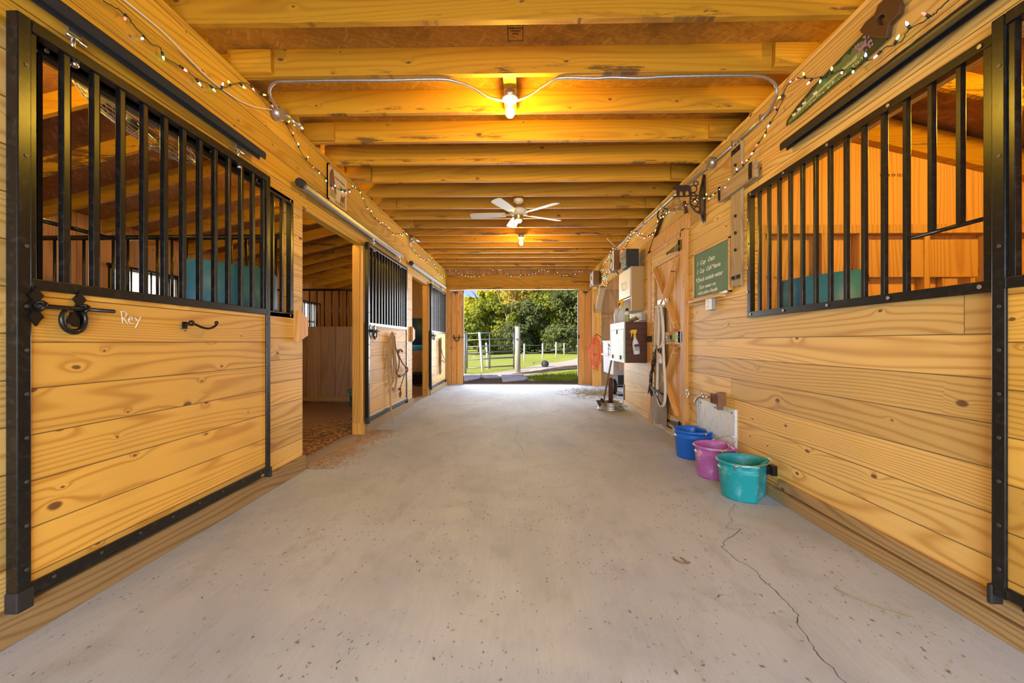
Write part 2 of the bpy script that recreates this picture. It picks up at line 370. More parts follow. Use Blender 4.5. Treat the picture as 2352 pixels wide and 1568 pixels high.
def obj(name, mb, mats, parent=None, bevel=0., loc=None):
    """one mesh object; the builder's points are world points unless loc is given"""
    if not isinstance(mats, (list, tuple)): mats = [mats]
    if loc is None:
        o0 = org(parent) if parent else Vector((0, 0, 0)); place = Vector((0, 0, 0))
        vs = [v-o0 for v in mb.v]
    else:
        vs = mb.v; place = Vector(loc)-(org(parent) if parent else Vector((0, 0, 0)))
    me = bpy.data.meshes.new(name); me.from_pydata([tuple(v) for v in vs], [], mb.f); me.update()
    for x in mats: me.materials.append(M[x] if isinstance(x, str) else x)
    me.polygons.foreach_set('material_index', mb.mi); me.polygons.foreach_set('use_smooth', mb.sm)
    bm = bmesh.new(); bm.from_mesh(me); bmesh.ops.recalc_face_normals(bm, faces=bm.faces); bm.to_mesh(me); bm.free()
    o = bpy.data.objects.new(name, me); COL.objects.link(o); o.location = place
    if parent: o.parent = parent
    if bevel:
        b = o.modifiers.new('edge', 'BEVEL'); b.width = bevel; b.segments = 2; b.limit_method = 'ANGLE'
    return o
def again(o, loc=None, parent=None):
    c = o.copy(); COL.objects.link(c)
    if parent is not None: c.parent = parent
    if loc is not None: c.location = loc
    return c
def tag(o, label, cat, group=None, kind=None):
    o['label'] = label; o['category'] = cat
    if group: o['group'] = group
    if kind: o['kind'] = kind
    return o
def thing(name, loc, label, cat, group=None):
    o = bpy.data.objects.new(name, None); COL.objects.link(o); o.location = loc; o.empty_display_size = .1
    return tag(o, label, cat, group)
def struct(name, mb, mats, bevel=0., parent=None):
    o = obj(name, mb, mats, parent, bevel)
    if parent is None: o['kind'] = 'structure'
    return o
def setlabel(o, l): o['label'] = l; return o
RIGHTW = Matrix(((0, 0, -1), (-1, 0, 0), (0, 1, 0)))      # writing on a wall that faces -X
LEFTW = Matrix(((0, 0, 1), (1, 0, 0), (0, 1, 0)))         # writing on a wall that faces +X
CEILW = Matrix(((-1, 0, 0), (0, 1, 0), (0, 0, -1)))       # writing on a ceiling, head towards the far end
FRONTW = Matrix(((1, 0, 0), (0, 0, -1), (0, 1, 0)))       # writing on a face that looks at -Y
def text_mb(mb, body, size, loc, rot, shear=0., extr=.0006, stretch=1., align='LEFT', bold=0.):
    cu = bpy.data.curves.new('t', 'FONT'); cu.body = body; cu.size = size; cu.shear = shear; cu.extrude = extr; cu.align_x = align; cu.resolution_u = 2; cu.offset = bold
    o = bpy.data.objects.new('t', cu); COL.objects.link(o); bpy.context.view_layer.update()
    me = bpy.data.meshes.new_from_object(o)
    mb.add([Vector(loc)+rot @ Vector((v.co.x*stretch, v.co.y, v.co.z)) for v in me.vertices], [tuple(p.vertices) for p in me.polygons])
    bpy.data.objects.remove(o); bpy.data.curves.remove(cu); bpy.data.meshes.remove(me)
    return mb
def smooth_path(pts, k=4):
    pts = [Vector(p) for p in pts]; out = []
    for i in range(len(pts)-1):
        p0, p1, p2, p3 = pts[max(i-1, 0)], pts[i], pts[i+1], pts[min(i+2, len(pts)-1)]
        for j in range(k):
            t = j/k
            out.append(.5*((2*p1)+(p2-p0)*t+(2*p0-5*p1+4*p2-p3)*t*t+(3*p1-p0-3*p2+p3)*t**3))
    return out+[pts[-1]]
ORD = 'first second third fourth fifth sixth seventh eighth ninth tenth eleventh twelfth thirteenth fourteenth fifteenth sixteenth seventeenth eighteenth nineteenth twentieth twenty-first twenty-second twenty-third'.split()

# measured wall and cable runs, in metres
LSTR = [(-1.852,1.857,2.615), (-1.852,1.932,2.632), (-1.852,1.987,2.633), (-1.852,2.017,2.614), (-1.852,2.101,2.598), (-1.852,2.161,2.608), (-1.852,2.193,2.582), (-1.852,2.308,2.606), (-1.852,2.403,2.605), (-1.852,2.47,2.626), (-1.852,2.578,2.649), (-1.852,2.656,2.706), (-1.852,2.759,2.791), (-1.852,2.871,2.858), (-1.852,2.977,2.861), (-1.852,3.124,2.882), (-1.852,3.268,2.862), (-1.852,3.392,2.796), (-1.852,3.506,2.744), (-1.852,3.576,2.703), (-1.852,3.711,2.667), (-1.852,3.872,2.675), (-1.852,4.002,2.665), (-1.852,4.141,2.634), (-1.852,4.322,2.66), (-1.852,4.507,2.717), (-1.852,4.684,2.8), (-1.852,4.836,2.864), (-1.852,4.971,2.801), (-1.852,5.157,2.716), (-1.852,5.472,2.673), (-1.852,5.827,2.685), (-1.852,6.232,2.692), (-1.852,6.623,2.791), (-1.852,6.85,2.905), (-1.852,7.038,2.781), (-1.852,7.384,2.69), (-1.852,7.869,2.673), (-1.852,8.501,2.729), (-1.852,8.791,2.946), (-1.852,9.056,2.816), (-1.852,9.436,2.694), (-1.852,9.902,2.631), (-1.852,10.357,2.701)]
FSTR = [(-1.836,10.83,2.851), (-1.725,10.83,2.984), (-1.647,10.83,2.906), (-1.436,10.83,2.817), (-1.237,10.83,2.783), (-1.004,10.83,2.788), (-0.793,10.83,2.859), (-0.605,10.83,2.98), (-0.439,10.83,2.869), (-0.218,10.83,2.791), (-0.008,10.83,2.779), (0.202,10.83,2.795), (0.412,10.83,2.878), (0.588,10.83,2.954), (0.765,10.83,2.876), (0.985,10.83,2.81), (1.194,10.83,2.809), (1.359,10.83,2.831), (1.502,10.83,2.874), (1.634,10.83,2.973), (1.743,10.83,3), (1.842,10.83,2.983)]
RSTR = [(1.762,1.789,2.505), (1.762,1.842,2.495), (1.762,1.879,2.497), (1.762,1.978,2.513), (1.762,2.009,2.489), (1.762,2.097,2.521), (1.762,2.145,2.513), (1.762,2.222,2.533), (1.762,2.294,2.546), (1.762,2.392,2.597), (1.762,2.466,2.623), (1.762,2.58,2.674), (1.762,2.694,2.742), (1.762,2.783,2.789), (1.762,2.873,2.777), (1.762,2.892,2.73), (1.762,3,2.656), (1.762,3.073,2.638), (1.762,3.1,2.599), (1.762,3.173,2.573), (1.762,3.267,2.531), (1.762,3.373,2.493), (1.762,3.535,2.475), (1.762,3.63,2.436), (1.762,3.803,2.438), (1.762,3.939,2.447), (1.762,4.124,2.481), (1.762,4.296,2.535), (1.762,4.437,2.542), (1.762,4.612,2.553)]
RSTR2 = [(1.785,4.959,2.668), (1.785,5.073,2.673), (1.785,5.253,2.681), (1.785,5.447,2.685), (1.785,5.532,2.642), (1.785,5.674,2.567), (1.785,5.785,2.567), (1.785,5.96,2.575), (1.785,6.211,2.631), (1.785,6.414,2.701), (1.785,6.581,2.803), (1.785,6.835,2.835), (1.785,7.025,2.812), (1.785,7.139,2.731), (1.785,7.471,2.709), (1.785,7.801,2.748), (1.785,8.087,2.85), (1.785,8.476,2.848), (1.785,8.814,2.766), (1.785,9.04,2.726), (1.785,9.182,2.659), (1.785,9.427,2.643), (1.785,9.23,2.535), (1.785,8.949,2.419), (1.785,9.182,2.379), (1.785,8.859,2.279), (1.785,8.727,2.342), (1.785,9.04,2.469), (1.785,8.814,2.506), (1.785,9.087,2.439), (1.785,9.278,2.42)]
CABLE = [(-1.856,1.943,2.701), (-1.856,1.998,2.704), (-1.856,2.093,2.709), (-1.856,2.203,2.71), (-1.856,2.344,2.69), (-1.856,2.51,2.671), (-1.856,2.702,2.683), (-1.856,2.822,2.704), (-1.856,2.949,2.744), (-1.856,3.087,2.804), (-1.856,3.198,2.852)]
SAWB = [(2.91,2.553), (2.9,2.585), (2.805,2.624), (2.633,2.664), (2.477,2.68), (2.358,2.695), (2.257,2.706), (2.216,2.7), (2.118,2.581), (2.132,2.575), (2.216,2.571), (2.327,2.562), (2.457,2.566), (2.633,2.561), (2.775,2.551)]
SAWH = [(2.257,2.706), (2.272,2.732), (2.232,2.748), (2.176,2.745), (2.155,2.777), (2.11,2.775), (2.053,2.725), (2.034,2.677), (2.039,2.64), (2.072,2.636), (2.096,2.629), (2.11,2.576), (2.181,2.631), (2.216,2.665)]
SAWHOLE = [(2.163,2.712), (2.135,2.714), (2.11,2.682), (2.103,2.655), (2.125,2.651), (2.155,2.678)]

# ------------------------------------------------------------------ the barn shell
YE = 11.0          # far end wall
ZW = 2.89          # top of the aisle walls
m = MB()
m.box(-1.9, -2.6, -.15, 4.5, YE+.12, 0)
m.mat(1)
def crack(pts, w):
    for i in range(len(pts)-1):
        a, b = Vector((*pts[i], .0012)), Vector((*pts[i+1], .0012)); k = 4; prev = a
        for j in range(1, k+1):
            q = a.lerp(b, j/k)
            if j < k: q += Vector((R.uniform(-.008, .008), R.uniform(-.008, .008), 0))
            d = (q-prev).normalized(); nrm = Vector((-d.y, d.x, 0))*w*R.uniform(.5, 1.2)
            m.add([prev-nrm, prev+nrm, q+nrm, q-nrm], [(0, 1, 2, 3)]); prev = q
crack([(1.453, 2.914), (1.335, 2.751), (1.31, 2.671), (1.217, 2.545), (1.299, 2.535)], .0011)
crack([(1.299, 2.535), (1.109, 2.357), (1.08, 2.297), (1.088, 2.196), (1.136, 2.065), (1.119, 2.004), (1.128, 1.819), (1.124, 1.75), (1.082, 1.69), (1.061, 1.561), (1.047, 1.526), (1.052, 1.395), (1.04, 1.2)], .0016)
crack([(-.05, 5.666), (-.025, 5.252), (-.064, 4.938), (.044, 4.142)], .0014)
crack([(-.4, 3.1), (.2, 3.22), (.75, 3.3)], .0007)
crack([(.0, 6.1), (.5, 6.7), (1.2, 6.9)], .0008)
struct('floor', m, ['concrete', plain('crack_dark', (.09, .075, .065), .95)])  # second material is the dark tone of the crack strips
m = MB()          # bedding in the stalls, banked up against the far partition of each
N = 26
for iy in range(N):
    for ix in range(8):
        def P(i, j):
            x = -1.97-2.75*i/8; y = -1.0+12.*j/N; b = ((y+.1) % 3.58)/3.58
            return (x, y, -.012+.10*max(0, b-.35)*min(1, (-1.97-x)*2.5)+.05*min(1, (-1.97-x)*1.2))
        m.add([P(ix, iy), P(ix+1, iy), P(ix+1, iy+1), P(ix, iy+1)], [(0, 1, 2, 3)], True)
m.box(-4.75, -1., -.16, -1.9, YE, -.05)
struct('floor_stalls', m, 'shavings')
# stable mat edge in the doorways
m = MB()
for y0, y1 in ((3.65, 5.02), (7.38, 8.64)): m.box(-2.05, y0, -.03, -1.885, y1, .004)
struct('trim_1', m, plain('grey_threshold', (.34, .27, .23), .9, var=.2, vs=20))

XL0, XL1 = -1.955, -1.872
m = MB()
m.box(XL0, 1.22, .0, XL1, 1.62, 2.245).box(XL0, 1.62, 0, XL1, 3.48, 1.325).box(XL0, 3.48, 0, XL1, 3.635, 2.245)
m.box(XL0, 5.10, 0, XL1, 7.03, 1.325).box(XL0, 7.03, 0, XL1, 7.36, 2.245)
m.box(XL0, 8.74, 0, XL1, 10.55, 1.325).box(XL0, 10.55, 0, XL1, YE, 2.245)
m.box(XL0, -2.6, 0, XL1, .02, 2.245)
struct('wall_left', m, 'pine_y')
m = MB().box(XL0, -2.6, 2.245, XL1, YE, ZW)
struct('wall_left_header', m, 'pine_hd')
m = MB()
for y0, y1 in ((1.22, 3.64), (5.15, 7.37), (8.74, YE-.05)): m.box(XL1, y0, 0, XL1+.03, y1, .128)
struct('baseboard_left', m, 'treated', .004)

XR0, XR1 = 1.81, 1.90
m = MB()
m.box(XR0, 1.52, 0, XR1, 3.42, 1.31).box(XR0, 3.42, 0, XR1, 4.62, ZW).box(XR0, 1.52, 2.25, XR1, 3.42, ZW).box(XR0, -2.6, 2.25, XR1, 1.52, ZW)
m.box(XR0, 4.62, 2.30, XR1, 5.95, ZW).box(XR0, 5.95, 0, XR1, 7.42, ZW).box(XR0, -2.6, 0, XR1, .0, 2.25)
struct('wall_right', m, 'pine_y')
m = MB().box(XR0-.005, 7.42, 2.40, XR1, YE, ZW)
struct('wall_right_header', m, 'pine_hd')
m = MB().box(1.775, 1.0, 0, XR0, 4.60, .078).box(1.79, 1.0, .085, XR0, 3.0, .15)
struct('baseboard_right', m, 'treated', .004)
m = MB().box(1.785, 4.64, 0, 1.85, 6.0, .07).box(1.79, 6.0, 0, XR0, 7.42, .10)
struct('baseboard_right_far', m, 'treated_pale', .004)

# far end wall
m = MB().box(-1.95, YE-.12, 2.44, 4.45, YE, 3.3).box(1.83, YE-.0, 0, 4.5, YE+.06, 2.3).box(-4.75, YE, 0, -1.95, YE+.08, 3.3)
struct('wall_far', m, 'pine_zx')
m = MB().box(-1.90, YE-.16, 2.455, 1.90, YE-.12, 2.80)
struct('wall_far_header', m, 'sapx' if 'sapx' in M else 'pine_x', .004)
m = MB().box(-1.90, YE-.20, 2.43, 1.90, YE-.165, 2.515)
struct('trim_2', m, 'pine_x', .003)
m = MB().box(-1.895, YE-.17, 0, -1.80, YE-.08, 2.43).box(1.79, YE-.17, 0, 1.835, YE-.08, 2.43)
struct('trim_3', m, 'pine_z', .003)
for i, (x0, x1, side) in enumerate(((-1.86, -1.455, 1), (1.475, 1.86, -1))):
    o = thing('door_%d' % (i+1), (x0, YE-.06, 0), 'pine sliding barn door slid half open on the %s of the far doorway' % ('side of the horse stalls' if i == 0 else 'side of the orange cord'), 'barn door')
    o['kind'] = 'structure'
    m = MB().box(x0+.005*(side > 0), YE-.05, .015, x1, YE-.02, 2.42)
    obj('panel', m, 'ply_x', o)
    xa, xb = (x1-.16, x1) if side > 0 else (x0, x0+.16)
    m = MB().box(xa, YE-.075, .015, xb, YE-.05, 2.42); obj('stile', m, 'pine_z', o, .003)
    xe = x1 if side > 0 else x0
    m = MB().box(xe-.006, YE-.08, .01, xe+.006, YE-.015, 2.42); obj('edge_strip', m, 'black', o)
    xm = (x0+x1)/2
    m = MB().box(xm-.06, YE-.085, 2.355, xm+.06, YE-.07, 2.385).tube([(xm, YE-.08, 2.30), (xm, YE-.08, 2.36)], .008, 6); obj('hanger', m, 'iron', o)
    m = MB().box(xa-.22*side if side > 0 else xb, YE-.06, .9, xa if side > 0 else xb+.22, YE-.045, .99); obj('rail', m, 'ply_x', o)
    if side > 0:
        h = obj('latch', MB().bar((xm-.08, YE-.09, 1.22), (x1+.02, YE-.09, 1.22), .014, .014).box(xm-.055, YE-.085, 1.16, xm-.03, YE-.07, 1.28).box(xm+.085, YE-.085, 1.16, xm+.11, YE-.07, 1.28), 'iron', o)
        obj('horseshoe', MB().tube([(xm+.035+.05*math.cos(t), YE-.09, 1.17+.055*math.sin(t)) for t in [PI*.75+PI*1.5*k/12 for k in range(13)]], .011, 6), 'iron', h)
    else: obj('latch', MB().box(x0+.01, YE-.095, 1.19, x0+.04, YE-.07, 1.28), 'iron', o)

# ceiling deck, joists
m = MB().box(-2.35, -2.6, 3.075, 2.35, YE+.1, 3.095)
ce = struct('ceiling', m, 'osb')
m = MB()
def stamp(x0, y0, x1, y1, lines):
    t = .004; z = 3.0735
    for a in ((x0, y0, x1, y0+t), (x0, y1-t, x1, y1), (x0, y0, x0+t, y1), (x1-t, y0, x1, y1)): m.box(a[0], a[1], z-.001, a[2], a[3], z)
    for s, sz, y in lines: text_mb(m, s, sz, ((x0+x1)/2, y, z-.001), CEILW, 0, .0004, 1.0, 'CENTER', .0012)
stamp(-.08, 2.58, .02, 2.80, [])
for body, sz, y in (('STRENGTH AXIS', .0115, 2.605), ('THIS DIRECTION', .0115, 2.62), ('23/32  24 oc', .013, 2.655), ('FLOOR SPAN', .017, 2.68), ('EXPOSURE 1', .012, 2.705), ('PS 2-10', .012, 2.73)):
    text_mb(m, body, sz, (-.03, y, 3.0735), CEILW, 0, .0005, 1., 'CENTER', .0006)
s_ = obj('ink_stamp', m, 'ink', ce); s_['label'] = 'black ink grade stamp printed on the deck'
JY = [2.414-.022+.4775*i for i in range(-5, 18)]
jm = MB().box(-1.98, -.022, 2.892, 1.98, .022, 3.075)
j0 = None; NJ = len(JY); nb = 0
for i in range(NJ-1, -1, -1):
    y = JY[i]; q = NJ-1-i
    if y < .3: continue
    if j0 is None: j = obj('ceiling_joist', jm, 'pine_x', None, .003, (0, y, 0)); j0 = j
    else: j = again(j0, (0, y, 0))
    tag(j, '%s pine ceiling joist counting from the far barn doorway' % ORD[q], 'joist', 'ceiling joists over the aisle')
    if i % 2 == 0:
        for sx in (-1, 1):
            obj('blocking', MB().box(sx*1.93, y-.062, 2.895, sx*1.66, y-.024, 3.05), 'pine_x', j, .003)
# side roofs over the stalls
for nm, sx in (('ceiling_left_roof', -1), ('ceiling_right_roof', 1)):
    m = MB(); z = lambda x: 3.14-.24*(x-1.95)
    m.add([(sx*x, y, z(x)+dz) for x in (1.75, 6.4 if sx < 0 else 4.95) for y in (-2.6, YE+.2) for dz in (0, .03)], [(0, 2, 6, 4), (1, 5, 7, 3), (0, 4, 5, 1), (2, 3, 7, 6), (0, 1, 3, 2), (4, 6, 7, 5)])  # left roof drawn out as an unseen eave to keep sun off the windows
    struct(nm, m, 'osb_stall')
    ys = [1.08+.61*k for k in range(17) if 1.08+.61*k < YE-.1]; r0 = None
    for k, y in enumerate(ys):
        if sx > 0 and 3.6 < y < 7.2: continue
        if r0 is None:
            m = MB(); m.add([(sx*x, y+dy, z(x)+dz) for x in (1.96, 4.8) for dy in (-.019, .019) for dz in (-.145, 0)], [(0, 1, 3, 2), (4, 6, 7, 5), (0, 4, 5, 1), (2, 3, 7, 6), (0, 2, 6, 4), (1, 5, 7, 3)])
            r = obj('roof_rafter', m.shift((0, -y, 0)), 'pine_x', None, 0, (0, y, 0)); r0 = r
        else: r = again(r0, (0, y, 0))
        if sx < 0: tag(r, '%s sloping rafter over the horse stalls counting from the stall door marked in chalk' % ORD[k], 'rafter', 'rafters over the left stalls')
        else: tag(r, '%s sloping rafter over the %s' % (ORD[k if y < 3.6 else k-10], 'stall with the blue feeder behind the fixed grille' if y < 3.6 else 'cart alcove'), 'rafter', 'rafters over the right side rooms')
# outer walls, with the windows of the left stalls
XO = -4.72
m = MB(); wins = [(1.25, 2.25), (4.80, 5.78), (8.75, 9.78)]
ys = [-2.6]+[v for w in wins for v in w]+[YE+.1]
for i in range(0, len(ys), 2): m.box(XO-.08, ys[i], -.1, XO, ys[i+1], 2.62)
for a, b in wins: m.box(XO-.08, a, -.1, XO, b, 1.10).box(XO-.08, a, 2.0, XO, b, 2.62)
struct('wall_outer_left', m, wood('stall_siding', (.48, .25, .09), (.32, .13, .035), 2, 1, .2, .05, rings=8))
for i, (a, b) in enumerate(wins):
    o = bpy.data.objects.new('window_%d' % (i+1), None); COL.objects.link(o); o.location = (XO, (a+b)/2, 1.1); o['kind'] = 'structure'
    m = MB()
    for q in ((a, 1.10, a+.05, 2.0), (b-.05, 1.10, b, 2.0), (a, 1.10, b, 1.15), (a, 1.95, b, 2.0)): m.box(XO-.06, q[0], q[1], XO+.015, q[2], q[3])
    for k in range(1, 4): y = a+(b-a)*k/4; m.box(XO-.05, y-.011, 1.12, XO-.02, y+.011, 1.98)
    m.box(XO-.05, a, 1.545, XO-.02, b, 1.575)
    obj('frame', m, plain('grey_sash_%d' % i, (.30, .28, .26), .6), o)
    obj('pane', MB().box(XO-.037, a+.03, 1.13, XO-.033, b-.03, 1.97), 'glass', o)
    m = MB()
    m.tube([(XO+.07, a-.08, 1.98), (XO+.07, b+.08, 1.98)], .016, 8).tube([(XO+.07, a-.08, 1.10), (XO+.07, b+.08, 1.10)], .016, 8)
    for k in range(9): y = a-.06+(b-a+.12)*k/8; m.tube([(XO+.07, y, 1.10), (XO+.07, y, 1.98)], .009, 6)
    obj('window_guard', m, 'black', o)
m = MB().box(4.5, -2.6, -.1, 4.58, 7.7, 2.62).box(4.5, 10.4, -.1, 4.58, YE+.1, 2.62).box(4.5, 7.7, 2.2, 4.58, 10.4, 2.62)
struct('wall_outer_right', m, 'pine_zx')
# barn front behind the photographer, unseen, with a wide doorway added to light the aisle
m = MB().box(-4.75, -2.68, 0, -1.75, -2.6, 3.4).box(1.7, -2.68, 0, 4.5, -2.6, 3.4).box(-1.75, -2.68, 2.7, 1.7, -2.6, 3.4)
struct('wall_near', m, 'pine_zx')

# stall partitions on the left: vertical oak planks below a black steel grille
def partition(y, lab):
    m = MB().box(-4.70, y-.02, .02, -1.98, y+.02, 1.36)
    struct('wall_partition', m, 'oak_part')
    g = thing('partition_grille', (-1.98, y, 1.36), lab, 'grille', 'grilles on top of the stall partitions')
    obj('top_rail', MB().tube([(-4.70, y, 1.985), (-1.96, y, 1.985)], .021, 10), 'black', g)
    b0 = None
    for k in range(21):
        x = -2.06-.127*k
        if x < -4.68: break
        if b0 is None: b0 = obj('bar', MB().tube([(0, 0, 1.36), (0, 0, 1.975)], .0105, 8), 'black', g, 0, (x, y, 0))
        else: again(b0, (x+1.98, 0, -1.36), g)
partition(3.56, 'black pipe grille between the stall behind the chalked door and the open stall')
partition(7.20, 'black pipe grille across the open stall, above the grey plank partition')
m = MB().box(-4.70, 7.13, .10, -1.98, 7.18, .17)
struct('trim_4', m, 'treated')
# right stall: framed plywood partition at its far end
m = MB().box(1.9, 3.56, 0, 4.5, 3.58, 3.1)
pw = struct('wall_partition_right', m, 'ply_x')
m = MB(); text_mb(m, '02/14 19 15:5553', .035, (2.92, 3.52, 2.44), FRONTW, 0, .0004)
text_mb(m, '5515:51  02/14', .030, (1.98, 3.557, 1.62), FRONTW, 0, .0004); obj('ink_stamp', m, 'ink', pw)
m = MB().box(1.9, 3.524, 2.03, 4.5, 3.558, 3.1)
struct('wall_partition_right_upper', m, 'ply_x')
m = MB()
m.box(1.9, 3.47, 1.97, 4.5, 3.56, 2.04)
for x in (1.93, 2.42, 2.72, 3.23, 3.72, 4.2): m.box(x, 3.47, 0, x+.045, 3.558, 1.97)
m.box(2.80, 3.48, 1.62, 3.66, 3.53, 1.92).box(3.40, 3.50, 0, 3.52, 3.55, 1.62)
struct('trim_5', m, 'pine_z', .003)
m = MB(); z = lambda x: 3.14-.24*(x-1.95)
m.add([(x, y, z(x)+dz) for x in (1.92, 4.45) for y in (3.44, 3.52) for dz in (-.24, -.03)], [(0, 1, 3, 2), (4, 6, 7, 5), (0, 4, 5, 1), (2, 3, 7, 6), (0, 2, 6, 4), (1, 5, 7, 3)])
struct('trim_6', m, 'pine_x', .003)
m = MB().box(1.9, -.08, 0, 4.5, -.04, 3.0)
struct('wall_partition_right_near', m, 'oak_part')
m = MB().box(1.9, 4.45, 0, 4.5, 4.5, 3.0).box(1.9, 7.44, 0, 4.5, 7.5, 2.9)
struct('wall_tack_room', m, 'oak_brown')
m = MB().box(1.9, YE-.08, 0, 4.5, YE, 2.9)
struct('wall_alcove', m, 'oak_brown')
m = MB().box(1.9, YE-.13, 1.70, 4.5, YE-.08, 1.80).box(2.0, YE-.11, .0, 4.5, YE-.08, .30)
struct('trim_7', m, 'oak_brown')

# ------------------------------------------------------------------ sliding stall doors, grilles, tracks
def grille(y0, y1, side, label, feed=True, silver=False):
    x = side*(1.79 if side > 0 else 1.872); fm = 'black'
    xi, xo = (x, x+.04) if side > 0 else (x-.04, x)
    g = thing('stall_grille', (x, y0, 1.29), label, 'grille', 'fixed grilles in the stall fronts')
    m = MB().box(xi, y0, 1.293, xo, y1, 1.335).box(xi, y0, 2.228, xo, y1, 2.27).box(xi, y0, 1.335, xo, y0+.04, 2.228).box(xi, y1-.04, 1.335, xo, y1, 2.228)
    if side > 0: m.box(x-.004, y0, 1.289, x, y1, 1.297)
    obj('frame', m, fm, g, .003)
    m = MB()
    for k in range(5):
        yy = y0+.05+(y1-y0-.1)*k/4
        for zz in (1.314, 2.249): m.disc((x-side*.001, yy, zz), .009, (-side, 0, 0), .004)
    if side > 0:
        for k in range(1, 5): m.disc((x-.001, y1-.012, 1.30+.19*k), .009, (-1, 0, 0), .004)
    obj('screw', m, 'screw', g)['kind'] = 'stuff'
    n = round((y1-y0-.08)/.117); st = (y1-y0-.04)/n; b = {}
    fy = y0+.36
    for k in range(1, n):
        y = y0+.02+st*k; z0 = 1.583 if feed and y < fy-.02 else 1.333
        if feed and y < y0+.05: continue
        if z0 not in b: b[z0] = obj('bar', MB().box(-.011, -.011, z0, .011, .011, 2.232), fm, g, .002, (x+side*.02, y, 0))
        else: again(b[z0], (side*.02, y-y0, -1.29), g)
    if feed: obj('feed_opening_rod', MB().tube([(x+side*.02, y0+.02, 1.580), (x+side*.02, fy, 1.580)], .009, 8), fm, g)
    return g
def stall_door(y0, y1, side, label, latch=True, hook=False, cap=True, track_z=2.40):
    xf = -1.80 if side < 0 else 1.752          # face towards the aisle
    t = .045; xb = xf+side*t; s = -side        # s points into the aisle
    d = thing('stall_door', (xf, y0, .14), label, 'door', 'sliding stall doors')
    m = MB()
    m.box(xb, y0, .165, xf, y0+t, 2.29).box(xb, y1-t, .165, xf, y1, 2.29)
    m.box(xb, y0+t, 2.245, xf, y1-t, 2.29).box(xb, y0+t, 1.293, xf, y1-t, 1.335).box(xb, y0+t, .172, xf, y1-t, .212)
    m.box(xb-side*.0, y0+t, .15, xf+side*.014, y1-t-.04, .172)
    obj('frame', m, 'black', d, .004)
    m = MB()
    for yy in (y0, y1): m.box(xb, yy-.006, .125, xf+s*.006, yy+.05 if yy == y0 else yy+.012, .20)
    obj('corner_cap', m, 'blackrub', d, .006)
    m = MB()
    for yy in (y0+.028, y1-.028):
        for k in range(7): m.disc((xf, yy, .27+.16*k), .007, (s, 0, 0), .003)
        for k in range(3): m.disc((xf, yy, 1.45+.33*k), .007, (s, 0, 0), .003)
    for k in range(8): m.disc((xf, y0+.12+(y1-y0-.24)*k/7, .195), .007, (s, 0, 0), .003)
    obj('screw', m, 'screwdark', d)['kind'] = 'stuff'
    obj('plank_panel', MB().box(xb+s*.006, y0+.02, .19, xf-s*.012, y1-.02, 1.31), 'pine_door', d)
    n = round((y1-y0-.09)/.117); b0 = None
    for k in range(0, n+1):
        y = y0+t+.012+(y1-y0-2*t-.024)*k/n
        if b0 is None: b0 = obj('bar', MB().box(-.0125, -.0125, 1.333, .0125, .0125, 2.247), 'black', d, .002, (xf+side*.022, y, 0))
        else: again(b0, (side*.022, y-y0, -.14), d)
    for q in (.14, .80):
        y = y0+q*(y1-y0)
        m = MB().tube([(xf+side*.03, y-.03, 2.345), (xf+side*.03, y+.05, 2.345)], .010, 8).tube([(xf+side*.03, y, 2.29), (xf+side*.03, y, 2.35)], .009, 8)
        m.tube([(xf+side*.022, y, 2.225), (xf+side*.022, y, 2.246)], .014, 6)
        m.box(xf+side*.026, y-.02, 2.35, xf+side*.034, y+.03, 2.375)
        obj('hanger', m, 'steel', d)
    if latch:
        X = xf+s*.001; yl = y0+.213
        m = MB().tube([(X+s*.022, y0+.04, 1.233), (X+s*.022, y0+.340, 1.233)], .0085, 8)
        la = obj('latch', m, 'iron', d)
        m = MB()
        for yc in (y0+.056, yl):
            k = 1.2; pl = [(0, .062), (.012, .045), (.026, .034), (.012, .018), (.020, .006), (.020, -.006), (.012, -.018), (.026, -.034), (.012, -.045), (0, -.062)]
            poly = [(yc+p[0]*k*.8, 1.233+p[1]*k) for p in pl]+[(yc-p[0]*k*.8, 1.233+p[1]*k) for p in pl[1:-1]][::-1]
            m.prism(poly, 0, X-s*.004, X+s*.006)
            m.tube([(X+s*.022+.016*math.cos(a), yc+.006*math.sin(a*2), 1.233+.016*math.sin(a)) for a in [2*PI*i/10 for i in range(10)]], .006, 6, True)
        obj('keeper_plate', m, 'iron', la)
        m = MB(); yc, zc = y0+.178, 1.190
        m.tube([(X+s*.016, yc+.046*math.sin(a), zc-.050*math.cos(a)) for a in [-2.3+4.6*i/18 for i in range(19)]], [.008+.004*math.sin(PI*i/18) for i in range(19)], 8)
        hs = [(-.030, -.004), (-.031, -.016), (-.022, -.020), (-.012, -.006), (-.004, -.016), (.002, -.030), (.030, -.034), (.030, .0), (.020, .020), (.008, .030), (.006, .040), (.001, .032), (-.005, .031), (-.008, .042), (-.011, .030), (-.018, .014)]
        m.prism([(yc+a*.72, zc-.004+b*.8) for a, b in hs], 0, X+s*.004, X+s*.018)
        obj('horseshoe', m, 'iron', la)
    if hook:
        X = xf+s*.001; y = y0+.82; zc = 1.19
        m = MB().box(X-s*.003, y-.075, zc-.020, X+s*.004, y-.045, zc+.018)
        m.tube(smooth_path([(X+s*.008, y-.07, zc+.002), (X+s*.022, y-.03, zc+.010), (X+s*.03, y+.02, zc-.008), (X+s*.04, y+.07, zc-.014), (X+s*.05, y+.105, zc+.004), (X+s*.05, y+.112, zc+.018)], 3), .0062, 7)
        m.ball((X+s*.05, y+.112, zc+.02), .011, 8).ball((X+s*.018, y-.035, zc+.012), .016, 8)
        obj('coat_hook', m, 'iron', d)
    return d
